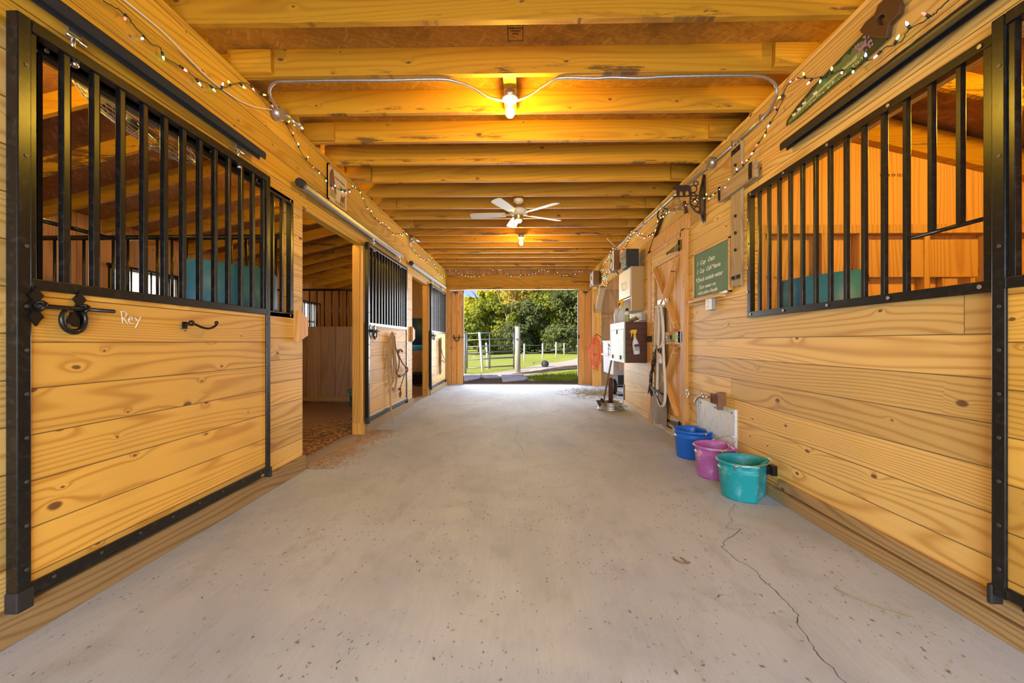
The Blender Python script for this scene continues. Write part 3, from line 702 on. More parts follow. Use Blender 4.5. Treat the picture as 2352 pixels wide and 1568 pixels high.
def track(y0, y1, side, mat, label, capnear=False):
    x = side*1.80 if side < 0 else 1.755; z = 2.402; r = .031
    t = thing('door_track', (x, y0, z), label, 'track', 'overhead sliding door tracks')
    prof = [(r*math.cos(a)*.9, r*math.sin(a)) for a in [-.35+(PI+.7)*k/10 for k in range(11)]]
    prof += [(-r*.8, -r*.95), (-r*.55, -r*.95), (-r*.55, -.012), (r*.55, -.012), (r*.55, -r*.95), (r*.8, -r*.95)]
    m = MB(); n = len(prof); vs = [(x+p[0], y, z+p[1]) for y in (y0, y1) for p in prof]
    m.add(vs, [(i, (i+1) % n, n+(i+1) % n, n+i) for i in range(n)]); m.add(vs, [tuple(range(n))]).add(vs, [tuple(range(n, 2*n))])
    obj('rail', m, mat, t)
    m = MB()
    k = max(2, round((y1-y0)/.75))
    for i in range(k):
        y = y0+.2+(y1-y0-.35)*i/(k-1); xw = XL1 if side < 0 else XR0
        m.box(x, y-.05, z+.028, xw, y+.05, z+.034).box(xw-side*.004, y-.05, z+.03, xw, y+.05, z+.062)
    obj('bracket', m, 'iron', t)
    if capnear: obj('end_cap', MB().tube([(x, y0-.03, z), (x, y0+.03, z)], r*1.2, 8), 'blackrub', t)
    return t
d1 = stall_door(1.494, 3.045, -1, 'near black framed stall door with a chalked name and horseshoe latch', hook=True)
d2 = stall_door(5.035, 6.79, -1, 'middle left stall door with tan ropes hanging on its pale planks')
d3 = stall_door(8.645, 10.36, -1, 'farthest left stall door with a small dark halter, next to the far end wall')
d4 = stall_door(.03, 1.622, 1, 'right hand stall door of which only the far edge shows at the picture border', latch=False)
X = -1.811
m = MB()
for st in ([(1.903, 1.238), (1.911, 1.184)], [(1.898, 1.238), (1.922, 1.238), (1.930, 1.227), (1.920, 1.212), (1.908, 1.210)], [(1.912, 1.210), (1.936, 1.184)],
           [(1.940, 1.203), (1.957, 1.206), (1.957, 1.215), (1.946, 1.214), (1.940, 1.200), (1.948, 1.188), (1.968, 1.187)], [(1.973, 1.214), (1.988, 1.198)], [(2.004, 1.222), (1.975, 1.166)]):
    m.tube(smooth_path([(X, y, z) for y, z in st], 3), .0022, 5)
setlabel(obj('chalk_writing', m, 'chalk', d1), 'white chalked name')
grille(1.60, 3.49, -1, 'fixed black grille behind the near chalked stall door')
grille(5.10, 7.03, -1, 'fixed black grille behind the middle left stall door')
grille(8.74, 10.52, -1, 'fixed black grille behind the farthest left stall door')
grille(1.645, 3.40, 1, 'fixed black grille in the right wall with the blue feeder behind it', True)
track(-.2, 2.945, -1, 'foam', 'black sleeved door track above the near left stall door')
track(3.47, 6.46, -1, 'galv', 'galvanized door track above the open left stall', True)
track(7.03, 10.24, -1, 'galv', 'galvanized door track above the farthest left stall door', True)
track(-.2, 2.875, 1, plain('black_track', (.02, .021, .024), .35, .3), 'black door track above the grille on the right wall')
# door posts
for y, l in ((5.02, 'square orange timber post beside the middle left stall door'), (8.64, 'square orange timber post beside the farthest left stall door')):
    t = thing('timber_post', (-1.925, y+.07, 0), l, 'post', 'timber posts in the left stall fronts')
    obj('shaft', MB().box(-1.99, y, 0, -1.862, y+.079, 2.243), 'sapwood', t, .004)
    obj('facing_board', MB().box(-1.975, y-.018, .14, -1.897, y, 2.245), 'sapwood', t, .003)
for y0, l in ((3.485, 'pine stop block with a hook at the near edge of the open stall'), (7.215, 'pine stop block on the wall end past the roped stall door')):
    b = thing('stop_block', (XL1, y0, 1.1), l, 'stop block', 'wooden door stop blocks')
    obj('block', MB().prism([(y0, 1.36), (y0+.15, 1.305), (y0+.15, 1.155), (y0, 1.10)], 0, XL1, XL1+.05), 'pine_z', b, .003)
    obj('hook', MB().tube(smooth_path([(XL1+.02, y0+.15, 1.25), (XL1+.02, y0+.185, 1.255), (XL1+.02, y0+.195, 1.22), (XL1+.02, y0+.165, 1.20)], 4), .005, 6).box(XL1+.005, y0+.15, 1.17, XL1+.035, y0+.154, 1.27), 'iron', b)

# ropes on the stall doors
def rope_thing(name, label, cat, paths, mats, base, group=None):
    t = thing(name, base, label, cat, group)
    for nm, pts, r, mt in paths: obj(nm, MB().tube(smooth_path(pts, 4), r, 7), mt, t)
    return t
xr = -1.775
def ly(px):            # metres along the middle door from a measured table
    return px
t = thing('lead_rope', (xr, 5.86, 1.21), 'long tan lead rope hung in loops, its tail reaching the floor', 'rope', 'ropes and halters on the stall doors')
Y = 5.84
obj('loops', MB().tube(smooth_path([(xr, Y-.10, .74), (xr, Y-.12, 1.0), (xr+.01, Y-.03, 1.20), (xr+.015, Y+.03, 1.215), (xr, Y+.08, 1.05), (xr, Y+.14, .80), (xr, Y+.15, .66), (xr, Y+.08, .54), (xr, Y-.04, .52), (xr, Y-.11, .64), (xr, Y-.04, .82), (xr+.01, Y, 1.0), (xr+.012, Y+.03, 1.20), (xr, Y+.11, 1.10), (xr, Y+.2, .86), (xr, Y+.26, .60), (xr, Y+.16, .42), (xr, Y+.06, .46)], 4), .0135, 7)
    .tube(smooth_path([(xr+.02, Y-.12, .84), (xr+.02, Y-.08, 1.08), (xr+.03, Y-.0, 1.19), (xr+.02, Y+.05, 1.0), (xr+.02, Y+.1, .78), (xr+.02, Y+.04, .60)], 4), .0125, 7), 'ropetan', t)
obj('tail', MB().tube(smooth_path([(xr, Y-.10, .74), (xr+.004, Y-.07, .45), (xr+.01, Y-.05, .2), (xr+.045, Y-.04, .03), (xr+.055, Y-.07, .008)], 4), .0115, 7), 'ropetan', t)
obj('hook', MB().tube(smooth_path([(xr-.03, Y+.15, 1.21), (xr+.02, Y+.15, 1.215), (xr+.03, Y+.15, 1.24)], 3), .008, 6), 'steel', t)
t = thing('rope_halter', (xr, 6.1, 1.2), 'brown knotted rope halter hanging open beside the tan lead rope', 'halter', 'ropes and halters on the stall doors')
Y = 6.02
obj('crown_loop', MB().tube(smooth_path([(xr, Y-.02, 1.19), (xr, Y+.02, 1.03), (xr, Y+.12, .94), (xr, Y+.22, .80), (xr, Y+.08, .64), (xr, Y-.02, .86), (xr, Y-.05, 1.1), (xr, Y-.02, 1.19)], 4), .009, 6), 'ropebrown', t)
obj('nose_band', MB().tube(smooth_path([(xr+.01, Y+.12, .93), (xr+.01, Y+.35, .78), (xr+.01, Y+.56, .705), (xr+.01, Y+.64, .68), (xr+.01, Y+.60, .625), (xr+.01, Y+.36, .60), (xr+.01, Y+.16, .59), (xr+.01, Y+.04, .66)], 4), .010, 6).tube(smooth_path([(xr+.012, Y+.58, .69), (xr+.012, Y+.40, .56), (xr+.012, Y+.24, .44), (xr+.012, Y+.16, .40)], 3), .008, 6), 'ropebrown', t)
m = MB()
for q in ((Y+.13, .96), (Y+.56, .70), (Y+.17, .60), (Y+.2, .41)): m.ball((xr+.012, q[0], q[1]), .025, 8, (1, 1.3, .9))
obj('knot', m, 'ropebrown', t)
obj('tie_end', MB().tube(smooth_path([(xr+.01, Y+.1, .97), (xr+.02, Y+.22, .985), (xr+.02, Y+.3, .955)], 3), .016, 6).tube(smooth_path([(xr+.01, Y+.19, .41), (xr+.01, Y+.27, .35), (xr+.01, Y+.22, .29), (xr+.01, Y+.19, .36)], 3), .011, 6), 'ropebrown', t)
t = thing('rope_halter', (xr, 9.4, 1.2), 'small dark rope halter hanging on the farthest left stall door', 'halter', 'ropes and halters on the stall doors')
Y = 9.3
obj('loops', MB().tube(smooth_path([(xr, Y, 1.12), (xr, Y+.05, 1.17), (xr, Y+.1, 1.05), (xr, Y+.14, .7), (xr, Y+.22, .45), (xr, Y+.1, .4), (xr, Y+.02, .7), (xr, Y, 1.12)], 4), .012, 6).tube(smooth_path([(xr, Y+.16, 1.0), (xr, Y+.24, 1.19), (xr, Y+.24, .9), (xr, Y+.2, .5)], 4), .013, 6), 'ropebrown', t)
obj('nose_band', MB().tube(smooth_path([(xr, Y+.24, .98), (xr, Y+.45, .80), (xr, Y+.78, .66), (xr, Y+.72, .62), (xr, Y+.4, .68), (xr, Y+.2, .64)], 4), .009, 6), 'ropebrown', t)

# tin horse sign on the left wall
o = thing('tin_sign', (-1.865, 4.09, 2.48), 'framed vintage horse poster high on the left wall under string lights', 'sign')
y0, y1, z0, z1 = 4.095, 4.53, 2.482, 2.832; X = -1.858
obj('plate', MB().box(XL1, y0, z0, X, y1, z1), 'paper', o)
m = MB()
for q in ((y0, z0, y0+.018, z1), (y1-.012, z0, y1, z1), (y0, z0, y1, z0+.014), (y0, z1-.012, y1, z1)): m.box(XL1, q[0], q[1], X+.006, q[2], q[3])
obj('frame', m, 'framewood', o)
hd = [(.03, .155), (.03, .26), (.05, .30), (.075, .315), (.085, .34), (.095, .318), (.11, .335), (.12, .30), (.135, .25), (.16, .175), (.185, .12), (.175, .10), (.15, .115), (.13, .16), (.12, .155)]
m = MB().prism([(y0+a, z0+b*1.0) for a, b in hd], 0, X, X+.0015)
hs = [(.28, .05), (.285, .10), (.30, .125), (.30, .15), (.325, .13), (.345, .125), (.37, .155), (.385, .165), (.395, .14), (.385, .12), (.385, .09), (.39, .03), (.378, .03), (.37, .08), (.345, .085), (.34, .03), (.325, .03), (.325, .08), (.305, .075), (.30, .03), (.288, .03)]
m.prism([(y0+a, z0+b) for a, b in hs], 0, X, X+.0015)
obj('horse_print', m, 'chestnut', o)
m = MB().prism([(y0+.025, z0+.05), (y0+.17, z0+.05), (y0+.17, z0+.13), (y0+.025, z0+.15)], 0, X, X+.001).box(X, y0+.16, z0+.02, X+.001, y0+.36, z0+.045)
obj('pasture_print', m, 'olive', o)
m = MB(); text_mb(m, 'American Quarter', .032, (X+.001, y0+.15, z0+.262), LEFTW, 0, .0004, 1.0); text_mb(m, 'Horse', .05, (X+.001, y0+.27, z0+.195), LEFTW, 0, .0004, 1.0)
obj('lettering', m, 'ink', o)

# cables and conduit
tag(obj('white_cable', MB().tube(smooth_path(CABLE, 3), .0055, 6), 'cablewhite'), 'white electric cable sagging along the top of the left wall', 'cable')
def flex(pts, r=.0115):
    p = smooth_path(pts, 12); q = [p[0]]; acc = 0
    for i in range(1, len(p)):
        acc += (p[i]-p[i-1]).length
        if acc > .0045: q.append(p[i]); acc = 0
    return MB().tube(q, [r if i % 2 else r*.78 for i in range(len(q))], 8)
t = thing('flexible_conduit', (-1.64, 2.95, 2.88), 'ribbed metal conduit running under a joist from the left junction box to the bare bulb', 'conduit', 'flexible conduits to the bare bulb')
obj('hose', flex([(-1.80, 3.13, 2.83), (-1.80, 3.05, 2.865), (-1.765, 2.97, 2.885), (-1.68, 2.90, 2.885), (-1.55, 2.885, 2.879), (-1.2, 2.88, 2.878), (-.892, 2.88, 2.876), (-.55, 2.88, 2.878), (-.437, 2.90, 2.872), (-.33, 2.95, 2.862), (-.23, 3.01, 2.832), (-.125, 3.05, 2.825)]), 'galv', t)
obj('cover', flex([(-1.815, 3.16, 2.84), (-1.825, 3.09, 2.89), (-1.80, 3.04, 2.93), (-1.74, 3.03, 2.98)]), 'galv', t)
t = thing('junction_box', (-1.83, 3.2, 2.82), 'round grey junction box on the left wall where conduit and white cable meet', 'junction box', 'junction boxes')
obj('box', MB().tube([(XL1, 3.2, 2.83), (-1.80, 3.2, 2.83)], .05, 14), 'galv', t)
obj('plug', MB().tube([(-1.80, 3.23, 2.845), (-1.79, 3.38, 2.845)], .016, 8).tube([(-1.79, 3.37, 2.845), (-1.78, 3.44, 2.85)], .026, 10), 'steel', t)
t = thing('flexible_conduit', (1.0, 2.9, 2.88), 'ribbed metal conduit from the bare bulb that bends down onto the right wall', 'conduit', 'flexible conduits to the bare bulb')
obj('hose', flex([(-.02, 3.05, 2.825), (.05, 3.03, 2.84), (.11, 3.0, 2.857), (.18, 2.94, 2.872), (.27, 2.885, 2.879), (.5, 2.88, 2.872), (.62, 2.88, 2.877), (.8, 2.88, 2.870), (1.0, 2.88, 2.878), (1.3, 2.88, 2.88), (1.58, 2.89, 2.882), (1.69, 2.92, 2.875), (1.752, 2.955, 2.85), (1.772, 2.99, 2.80), (1.785, 3.08, 2.762), (1.795, 3.2, 2.755)]), 'galv', t)
t = thing('wall_conduit', (1.79, 4.0, 2.77), 'straight grey conduit pipe running along the top of the right wall', 'conduit')
obj('pipe', MB().tube([(1.795, 3.2, 2.755), (1.795, 3.95, 2.765)], .0125, 8).tube([(1.795, 4.08, 2.77), (1.795, 5.0, 2.80), (1.795, 8.0, 2.845)], .0125, 8), 'galv', t)
for y in (3.2, 3.62, 4.7, 5.4, 6.2, 7.0): obj('clamp', MB().box(1.778, y-.012, 2.74+.018*(y-3.2), 1.81, y+.012, 2.785+.018*(y-3.2)), 'steel', t)
t = thing('junction_box', (1.79, 4.01, 2.77), 'grey junction box in the straight conduit on the right wall above the rustic cross', 'junction box', 'junction boxes')
obj('box', MB().tube([(XR0, 4.01, 2.768), (1.755, 4.01, 2.768)], .052, 14), 'galv', t)
t = thing('junction_box', (1.79, 8.0, 2.85), 'small junction box far along the right wall near the hanging string lights', 'junction box', 'junction boxes')
obj('box', MB().tube([(XR0, 8.05, 2.84), (1.76, 8.05, 2.84)], .05, 12), 'galv', t)
obj('drop_pipe', MB().tube([(1.78, 7.9, 2.84), (1.5, 7.4, 2.885)], .010, 6), 'cablewhite', t)
t = thing('junction_box', (-1.83, 7.3, 2.83), 'junction box with a short pipe on the left wall above the far track', 'junction box', 'junction boxes')
obj('box', MB().tube([(XL1, 7.2, 2.84), (-1.80, 7.2, 2.84)], .05, 12), 'galv', t)
obj('plug', MB().tube([(-1.80, 7.22, 2.85), (-1.76, 7.42, 2.86)], .022, 8), 'steel', t)

# lamps
def lampholder(x, y, z, label, block):
    t = thing('bare_bulb_fixture', (x, y, z), label, 'lamp', 'bare bulbs under the joists')
    if block: obj('mounting_block', MB().box(x-.045, y-.19, 2.90, x+.045, y+.05, 2.985).box(x-.045, y-.02, 2.86, x+.045, y+.19, 2.90), 'pine_x', t, .003)
    obj('box', MB().tube([(x, y, z), (x, y, z-.045)], .043, 16), 'galv', t)
    obj('lampholder', MB().lathe([(.001, -.045), (.056, -.045), (.058, -.056), (.040, -.066), (.026, -.070), (.022, -.092), (.001, -.092)], (x, y, z), 20), 'white', t)
    obj('bulb', MB().lathe([(.001, -.088), (.014, -.092), (.016, -.10), (.027, -.122), (.032, -.142), (.030, -.160), (.020, -.176), (.001, -.182)], (x, y, z), 18), 'bulb', t)
    return t
lampholder(-.072, 3.05, 2.885, 'bare glowing bulb nearest the photographer, joined by two conduits', True)
lampholder(.017, 7.12, 2.892, 'bare glowing bulb beyond the ceiling fan', False)
F = (-.02, 5.5)
t = thing('ceiling_fan', (F[0], F[1], 2.89), 'white and brass ceiling fan with a lit lamp, between the two bare bulbs', 'ceiling fan')
obj('canopy', MB().lathe([(.001, 0), (.065, 0), (.06, -.03), (.03, -.05), (.001, -.05)], (F[0], F[1]-.13, 2.892), 18), 'fanwhite', t)
obj('rod', MB().tube([(F[0], F[1]-.13, 2.86), (F[0], F[1], 2.80)], .011, 8), 'brass', t)
obj('motor', MB().lathe([(.001, .05), (.05, .05), (.105, .03), (.125, 0), (.115, -.03), (.06, -.05), (.001, -.05)], (F[0], F[1], 2.775), 24), 'fanwhite', t)
obj('switch_housing', MB().lathe([(.001, -.045), (.062, -.045), (.066, -.06), (.05, -.075), (.058, -.09), (.045, -.105), (.001, -.105)], (F[0], F[1], 2.775), 20), 'brass', t)
obj('lamp', MB().lathe([(.001, -.10), (.040, -.10), (.043, -.118), (.030, -.135), (.001, -.142)], (F[0], F[1], 2.775), 18), 'fanlamp', t)
obj('pull_chain', MB().tube([(F[0]-.05, F[1]-.03, 2.69), (F[0]-.052, F[1]-.03, 2.52)], .002, 5), 'brass', t)
for k in range(5):
    a = .5+2*PI*k/5; mt = Matrix.Translation((F[0], F[1], 2.745)) @ Matrix.Rotation(a, 4, 'Z') @ Matrix.Rotation(.2, 4, 'X')
    m = MB(); o_ = [(.17, -.05), (.40, -.065), (.60, -.068), (.632, -.05), (.64, 0), (.632, .05), (.60, .068), (.40, .065), (.17, .05)]
    m.prism(o_, 2, -.003, .003); m.v = [mt @ v for v in m.v]; bl = obj('blade', m, 'fanwhite', t)
    m = MB().box(.09, -.018, -.004, .22, .018, .008); m.v = [mt @ v for v in m.v]; obj('blade_arm', m, 'brass', bl)

# string lights
def string(label, pts, nrm, spacing, limit):
    P = smooth_path(pts, 5); nrm = Vector(nrm)
    t = thing('string_lights', pts[0], label, 'string lights', 'coloured string lights')
    w = [p+Vector((R.uniform(-.003, .003), R.uniform(-.003, .003), R.uniform(-.004, .004))) for p in P]
    obj('wire', MB().tube(w, .0026, 5), 'wiregreen', t)
    if not hasattr(string, 'src'):
        string.src = {}
    acc = 0; cnt = 0; keys = list(LC); last = P[0]
    for i in range(1, len(P)):
        seg = (P[i]-P[i-1]).length; acc += seg
        if acc >= spacing and cnt < limit:
            acc = 0; q = keys[(cnt*3+cnt//4) % 5]
            d = (Vector((R.uniform(-1, 1), R.uniform(-1, 1), R.uniform(-1.5, .8)))); d = d-nrm*d.dot(nrm)+nrm*R.uniform(.15, .5)*d.length
            rot = Vector((0, 0, 1)).rotation_difference(d.normalized()).to_euler()
            if q not in string.src:
                m = MB().tube([(0, 0, 0), (0, 0, .017)], [.0055, .005], 6).mat(1).tube([(0, 0, .017), (0, 0, .026), (0, 0, .033)], [.0042, .0042, .001], 6)
                o = obj('bulb', m, ['wiregreen', 'mini_'+q], t, 0, P[i]); string.src[q] = o
            else: o = again(string.src[q], P[i]-Vector(pts[0]), t)
            o.rotation_euler = rot; o.scale = (1.25,)*3; cnt += 1
    return t
string('coloured string lights draped in swags along the left wall', [(a, b, min(c, 2.875)) for a, b, c in LSTR], (1, 0, 0), .105, 96)
string('coloured string lights in swags across the far wall above the barn doorway', FSTR, (0, -1, 0), .075, 60)
string('coloured string lights from the painted saw to the dinner bell on the right wall', RSTR, (-1, 0, 0), .075, 60)
string('coloured string lights from the dinner bell that end in a tangle near the speakers', [(a, b, min(c, 2.87)) for a, b, c in RSTR2], (-1, 0, 0), .06, 96)

# ------------------------------------------------------------------ things on the right wall
XW = XR0
# flat-backed buckets on the floor
def bucket(x, y, rot, mat, label, hpose, r0=.137, r1=.168, h=.252):
    b = thing('bucket', (x, y, 0), label, 'bucket', 'flat-backed feed buckets by the right wall'); b.rotation_euler = (0, 0, 0)
    def ring(r, z, n=40):
        out = []
        for k in range(n):
            a = 2*PI*k/n; q = Vector((r*math.cos(a), r*math.sin(a), z))
            fl = r*.66
            if q.x > fl: q.x = fl+(q.x-fl)*.12
            for s in (-1, 1):       # slight shoulders where the flat back begins
                dd = math.hypot(q.x-fl, q.y-s*r*.76); q.x += max(0, .02-dd*.35)*.6
            out.append(Matrix.Rotation(rot, 3, 'Z') @ q+Vector((x, y, 0)))
        return out
    prof = [(r0*.9, .004), (r0, .0), (r0+.004, .012), (r0+.022, h*.74), (r0+.026, h*.765), (r1-.012, h*.78), (r1-.006, h*.93), (r1+.006, h*.935), (r1+.010, h*.97), (r1+.004, h), (r1-.006, h), (r1-.012, h*.9), (r0+.014, h*.72), (r0+.006, h*.62), (r0-.01, .02), (.002, .016)]
    m = MB(); vs = []; n = 40
    for r, z in prof: vs += ring(r, z, n)
    m.add(vs, [(i*n+k, i*n+(k+1) % n, (i+1)*n+(k+1) % n, (i+1)*n+k) for i in range(len(prof)-1) for k in range(n)], True)
    m.add(ring(r0*.9, .004), [tuple(range(n))[::-1]]); obj('pail', m, mat, b)
    mr = Matrix.Rotation(rot, 3, 'Z'); e = r1+.008; pts = []
    for k in range(17):
        a = PI*k/16; tilt = hpose
        q = Vector((0, e*math.cos(a), 0))+Vector((math.cos(tilt), 0, math.sin(tilt)))*(e*.93*math.sin(a))
        pts.append(mr @ q+Vector((x, y, h*.955)))
    ha = obj('handle', MB().tube(pts, .0032, 6), 'steel', b)
    m = MB()
    for s in (-1, 1): p = mr @ Vector((0, s*e, 0))+Vector((x, y, h*.955)); m.ball(p, .011, 8).tube([p+Vector((0, 0, -.03)), p+Vector((0, 0, .008))], .005, 6)
    obj('handle_ear', m, 'steel', b)
    return b
bucket(1.60, 3.08, -.75, 'teal', 'teal bucket in front, nearest of the three on the floor', .12, .146, .176, .262)
bucket(1.612, 3.545, -.15, 'pink', 'orchid purple bucket between the teal and the blue bucket', .5, .140, .168, .255)
bucket(1.665, 4.14, .25, 'blue', 'bright blue bucket, farthest of the three on the floor', PI-.02, .148, .176, .262)
m = MB().box(1.775, 3.035, .155, XW, 3.095, .225).box(1.745, 3.06, .16, 1.78, 3.07, .22)
tag(obj('bucket_bracket', m, 'iron', None, .002), 'small black bracket plate on the wall behind the teal bucket', 'bracket')

# chalkboard
c = thing('chalkboard', (1.79, 4.06, 1.5), 'green chalkboard with feeding notes in a pine frame', 'chalkboard')
y0, y1, z0, z1 = 3.70, 4.43, 1.545, 1.985
obj('slate', MB().box(1.795, y0, z0, XW, y1, z1), 'chalkgreen', c)
m = MB()
for q in ((y0-.022, z0-.02, y0, z1+.02), (y1, z0-.02, y1+.022, z1+.02), (y0-.022, z1, y1+.022, z1+.024), (y0-.022, z0-.024, y1+.022, z0)): m.box(1.785, q[0], q[1], XW, q[2], q[3])
obj('frame', m, 'framewood', c, .002)
obj('chalk_ledge', MB().box(1.745, y0+.09, z0-.045, XW, y1+.05, z0-.022), 'framewood', c, .003)
m = MB()
for body, y, z, sz in (('1  Cup  Oats', 4.375, 1.865, .062), ('1  Cup  Calf-Manna', 4.375, 1.785, .058), ('*Check outside water', 4.40, 1.70, .058), ('Turn water on', 4.32, 1.625, .05), ('with yellow Handle', 4.34, 1.57, .048)):
    text_mb(m, body, sz, (1.7945, y, z), RIGHTW, .35, .0006, 1.22 if len(body) < 14 else 1.12, 'LEFT', .0004)
obj('chalk_writing', m, 'chalk', c)
tag(obj('chalk_stick', MB().tube([(1.775, 3.83, z0-.012), (1.775, 3.715, z0-.010)], .012, 8), 'chalk'), 'thick white stick of chalk on the chalkboard ledge', 'chalk')
tag(obj('eraser', MB().box(1.76, 3.84, z0-.021, 1.785, 3.93, z0-.002), 'treated', None, .003), 'small wooden eraser block on the chalkboard ledge', 'eraser')

# rustic cross of boards with iron straps
t = thing('rustic_cross', (1.79, 3.56, 2.1), 'rustic wooden wall cross of weathered boards with iron straps, left of the right grille', 'wall cross')
def ragged(y0, y1, z0, z1, x0, x1, ax):
    m = MB(); n = 7
    if ax == 'v':
        e = [(y0+(y1-y0)*k/n, z0+R.uniform(0, .03)*(k % 2)) for k in range(n+1)]+[(y1-(y1-y0)*k/n, z1-R.uniform(0, .035)*(k % 2)) for k in range(n+1)]
    else:
        e = [(y0+R.uniform(0, .03)*(k % 2), z1-(z1-z0)*k/n) for k in range(n+1)]+[(y1-R.uniform(0, .035)*(k % 2), z0+(z1-z0)*k/n) for k in range(n+1)]
    return m.prism(e, 0, x0, x1)
obj('upright_board', ragged(3.48, 3.645, 1.555, 2.745, 1.782, XW-.001, 'v'), 'barnwood', t, .003)
obj('cross_board', ragged(3.22, 3.83, 2.335, 2.465, 1.752, 1.782, 'h'), 'barnwood_y', t, .003)
m = MB().box(1.777, 3.49, 2.66, 1.783, 3.63, 2.70).box(1.777, 3.49, 1.615, 1.783, 3.635, 1.65).box(1.746, 3.26, 2.34, 1.753, 3.30, 2.462).box(1.746, 3.77, 2.34, 1.753, 3.80, 2.462)
obj('iron_strap', m, 'iron', t)
m = MB()
for y, z in ((3.56, 1.86), (3.56, 2.0), (3.56, 2.14), (3.56, 2.56), (3.52, 2.68), (3.60, 2.68), (3.525, 1.633), (3.60, 1.633)): m.ball((1.778, y, z), .013, 8)
for y in (3.28, 3.785):
    for z in (2.36, 2.44): m.ball((1.747, y, z), .011, 8)
obj('bolt', m, 'iron', t)['kind'] = 'stuff'

# painted hand saw
t = thing('painted_saw', (1.79, 2.5, 2.6), 'old hand saw painted with a country meadow scene, hung above the right door track', 'saw')
obj('blade', MB().prism(SAWB, 0, 1.790, 1.794), 'sawdark', t)
def lerp2(a, b, f): return (a[0]+(b[0]-a[0])*f, a[1]+(b[1]-a[1])*f)
top = SAWB[1:8]; bot = [SAWB[0]]+SAWB[:8:-1]
def edge(poly, y):
    for a, b in zip(poly, poly[1:]):
        if (a[0]-y)*(b[0]-y) <= 0 and a[0] != b[0]: return a[1]+(b[1]-a[1])*(y-a[0])/(b[0]-a[0])
    return poly[-1][1]
def band(f0, f1, ya, yb, n=14, wob=0.):
    up, dn = [], []
    for k in range(n+1):
        y = ya+(yb-ya)*k/n; a, b = edge(bot, y), edge(top, y)
        dn.append((y, a+(b-a)*f0)); up.append((y, a+(b-a)*min(.98, f1+R.uniform(-wob, wob))))
    return dn+up[::-1]
obj('meadow', MB().prism(band(.03, .52, 2.88, 2.26), 0, 1.7895, 1.7899), 'sawgreen', t)
obj('tree_line', MB().prism(band(.50, .80, 2.72, 2.24, 22, .14), 0, 1.7890, 1.7899), 'sawtree', t)
obj('lane', MB().prism(band(.30, .40, 2.82, 2.3), 0, 1.7885, 1.7894), 'sawpath', t)
m = MB()
for k in range(46): y = R.uniform(2.19, 2.31); m.ball((1.7885, y, edge(bot, y)+(edge(top, y)-edge(bot, y))*R.uniform(.25, .92)), R.uniform(.004, .008), 6, (.25, 1, 1))
obj('lilac_bush', m, 'sawpurple', t)
m = MB()
for y, f in ((2.82, .5), (2.77, .52), (2.72, .55), (2.62, .45)): 
    z = edge(bot, y)+(edge(top, y)-edge(bot, y))*f
    m.ball((1.7885, y, z), .011, 6, (.2, 1.5, .8)).ball((1.7885, y+.017, z+.006), .006, 6, (.3, 1, 1)).box(1.788, y-.012, z-.018, 1.789, y-.009, z).box(1.788, y+.009, z-.018, 1.789, y+.012, z)
for k in range(60): y = R.uniform(2.25, 2.7); m.ball((1.7882, y, edge(bot, y)+(edge(top, y)-edge(bot, y))*R.uniform(.04, .2)), .003, 4, (.4, 1, 1))
obj('meadow_flowers', m, 'lilacwhite', t)['kind'] = 'stuff'
m = MB(); cy = [a for a in SAWH]; n = len(SAWH); h = SAWHOLE
vs = [(xx, a, b) for xx in (1.776, 1.806) for a, b in SAWH]+[(xx, a, b) for xx in (1.776, 1.806) for a, b in h]
bmx = bmesh.new()
def loop(pts): return [bmx.verts.new((1.777, a, b)) for a, b in pts]
la, lb = loop(SAWH), loop(SAWHOLE)
ed = [bmx.edges.new((l[i], l[(i+1) % len(l)])) for l in (la, lb) for i in range(len(l))]
bmesh.ops.triangle_fill(bmx, use_beauty=True, use_dissolve=False, edges=ed)
g_ = bmesh.ops.extrude_face_region(bmx, geom=bmx.faces[:]); bmesh.ops.translate(bmx, vec=(.028, 0, 0), verts=[v for v in g_['geom'] if isinstance(v, bmesh.types.BMVert)])
bmx.verts.index_update(); m = MB().add([v.co.copy() for v in bmx.verts], [tuple(v.index for v in f.verts) for f in bmx.faces]); bmx.free()
obj('saw_handle', m, 'leather', t, .004)

# outlets
def outlet(y, z, label):
    t = thing('power_outlet', (1.78, y, z), label, 'power outlet', 'surface mounted power outlets')
    obj('box', MB().box(1.760, y-.045, z-.055, XW, y+.055, z+.055), 'galv', t, .006)
    m = MB().box(1.753, y-.042, z-.052, 1.760, y+.052, z+.052)
    for s in (-1, 1): m.tube([(1.753, y+.005, z+.024*s), (1.750, y+.005, z+.024*s)], .017, 12)
    f = obj('face_plate', m, 'white', t, .003)
    m = MB()
    for s in (-1, 1):
        for q in (-.006, .006): m.box(1.7492, y+.005+q-.001, z+.024*s-.004, 1.7502, y+.005+q+.001, z+.024*s+.005)
    obj('slot', m, 'char', f)
outlet(4.02, 1.452, 'grey metal power outlet on the wall below the chalkboard')

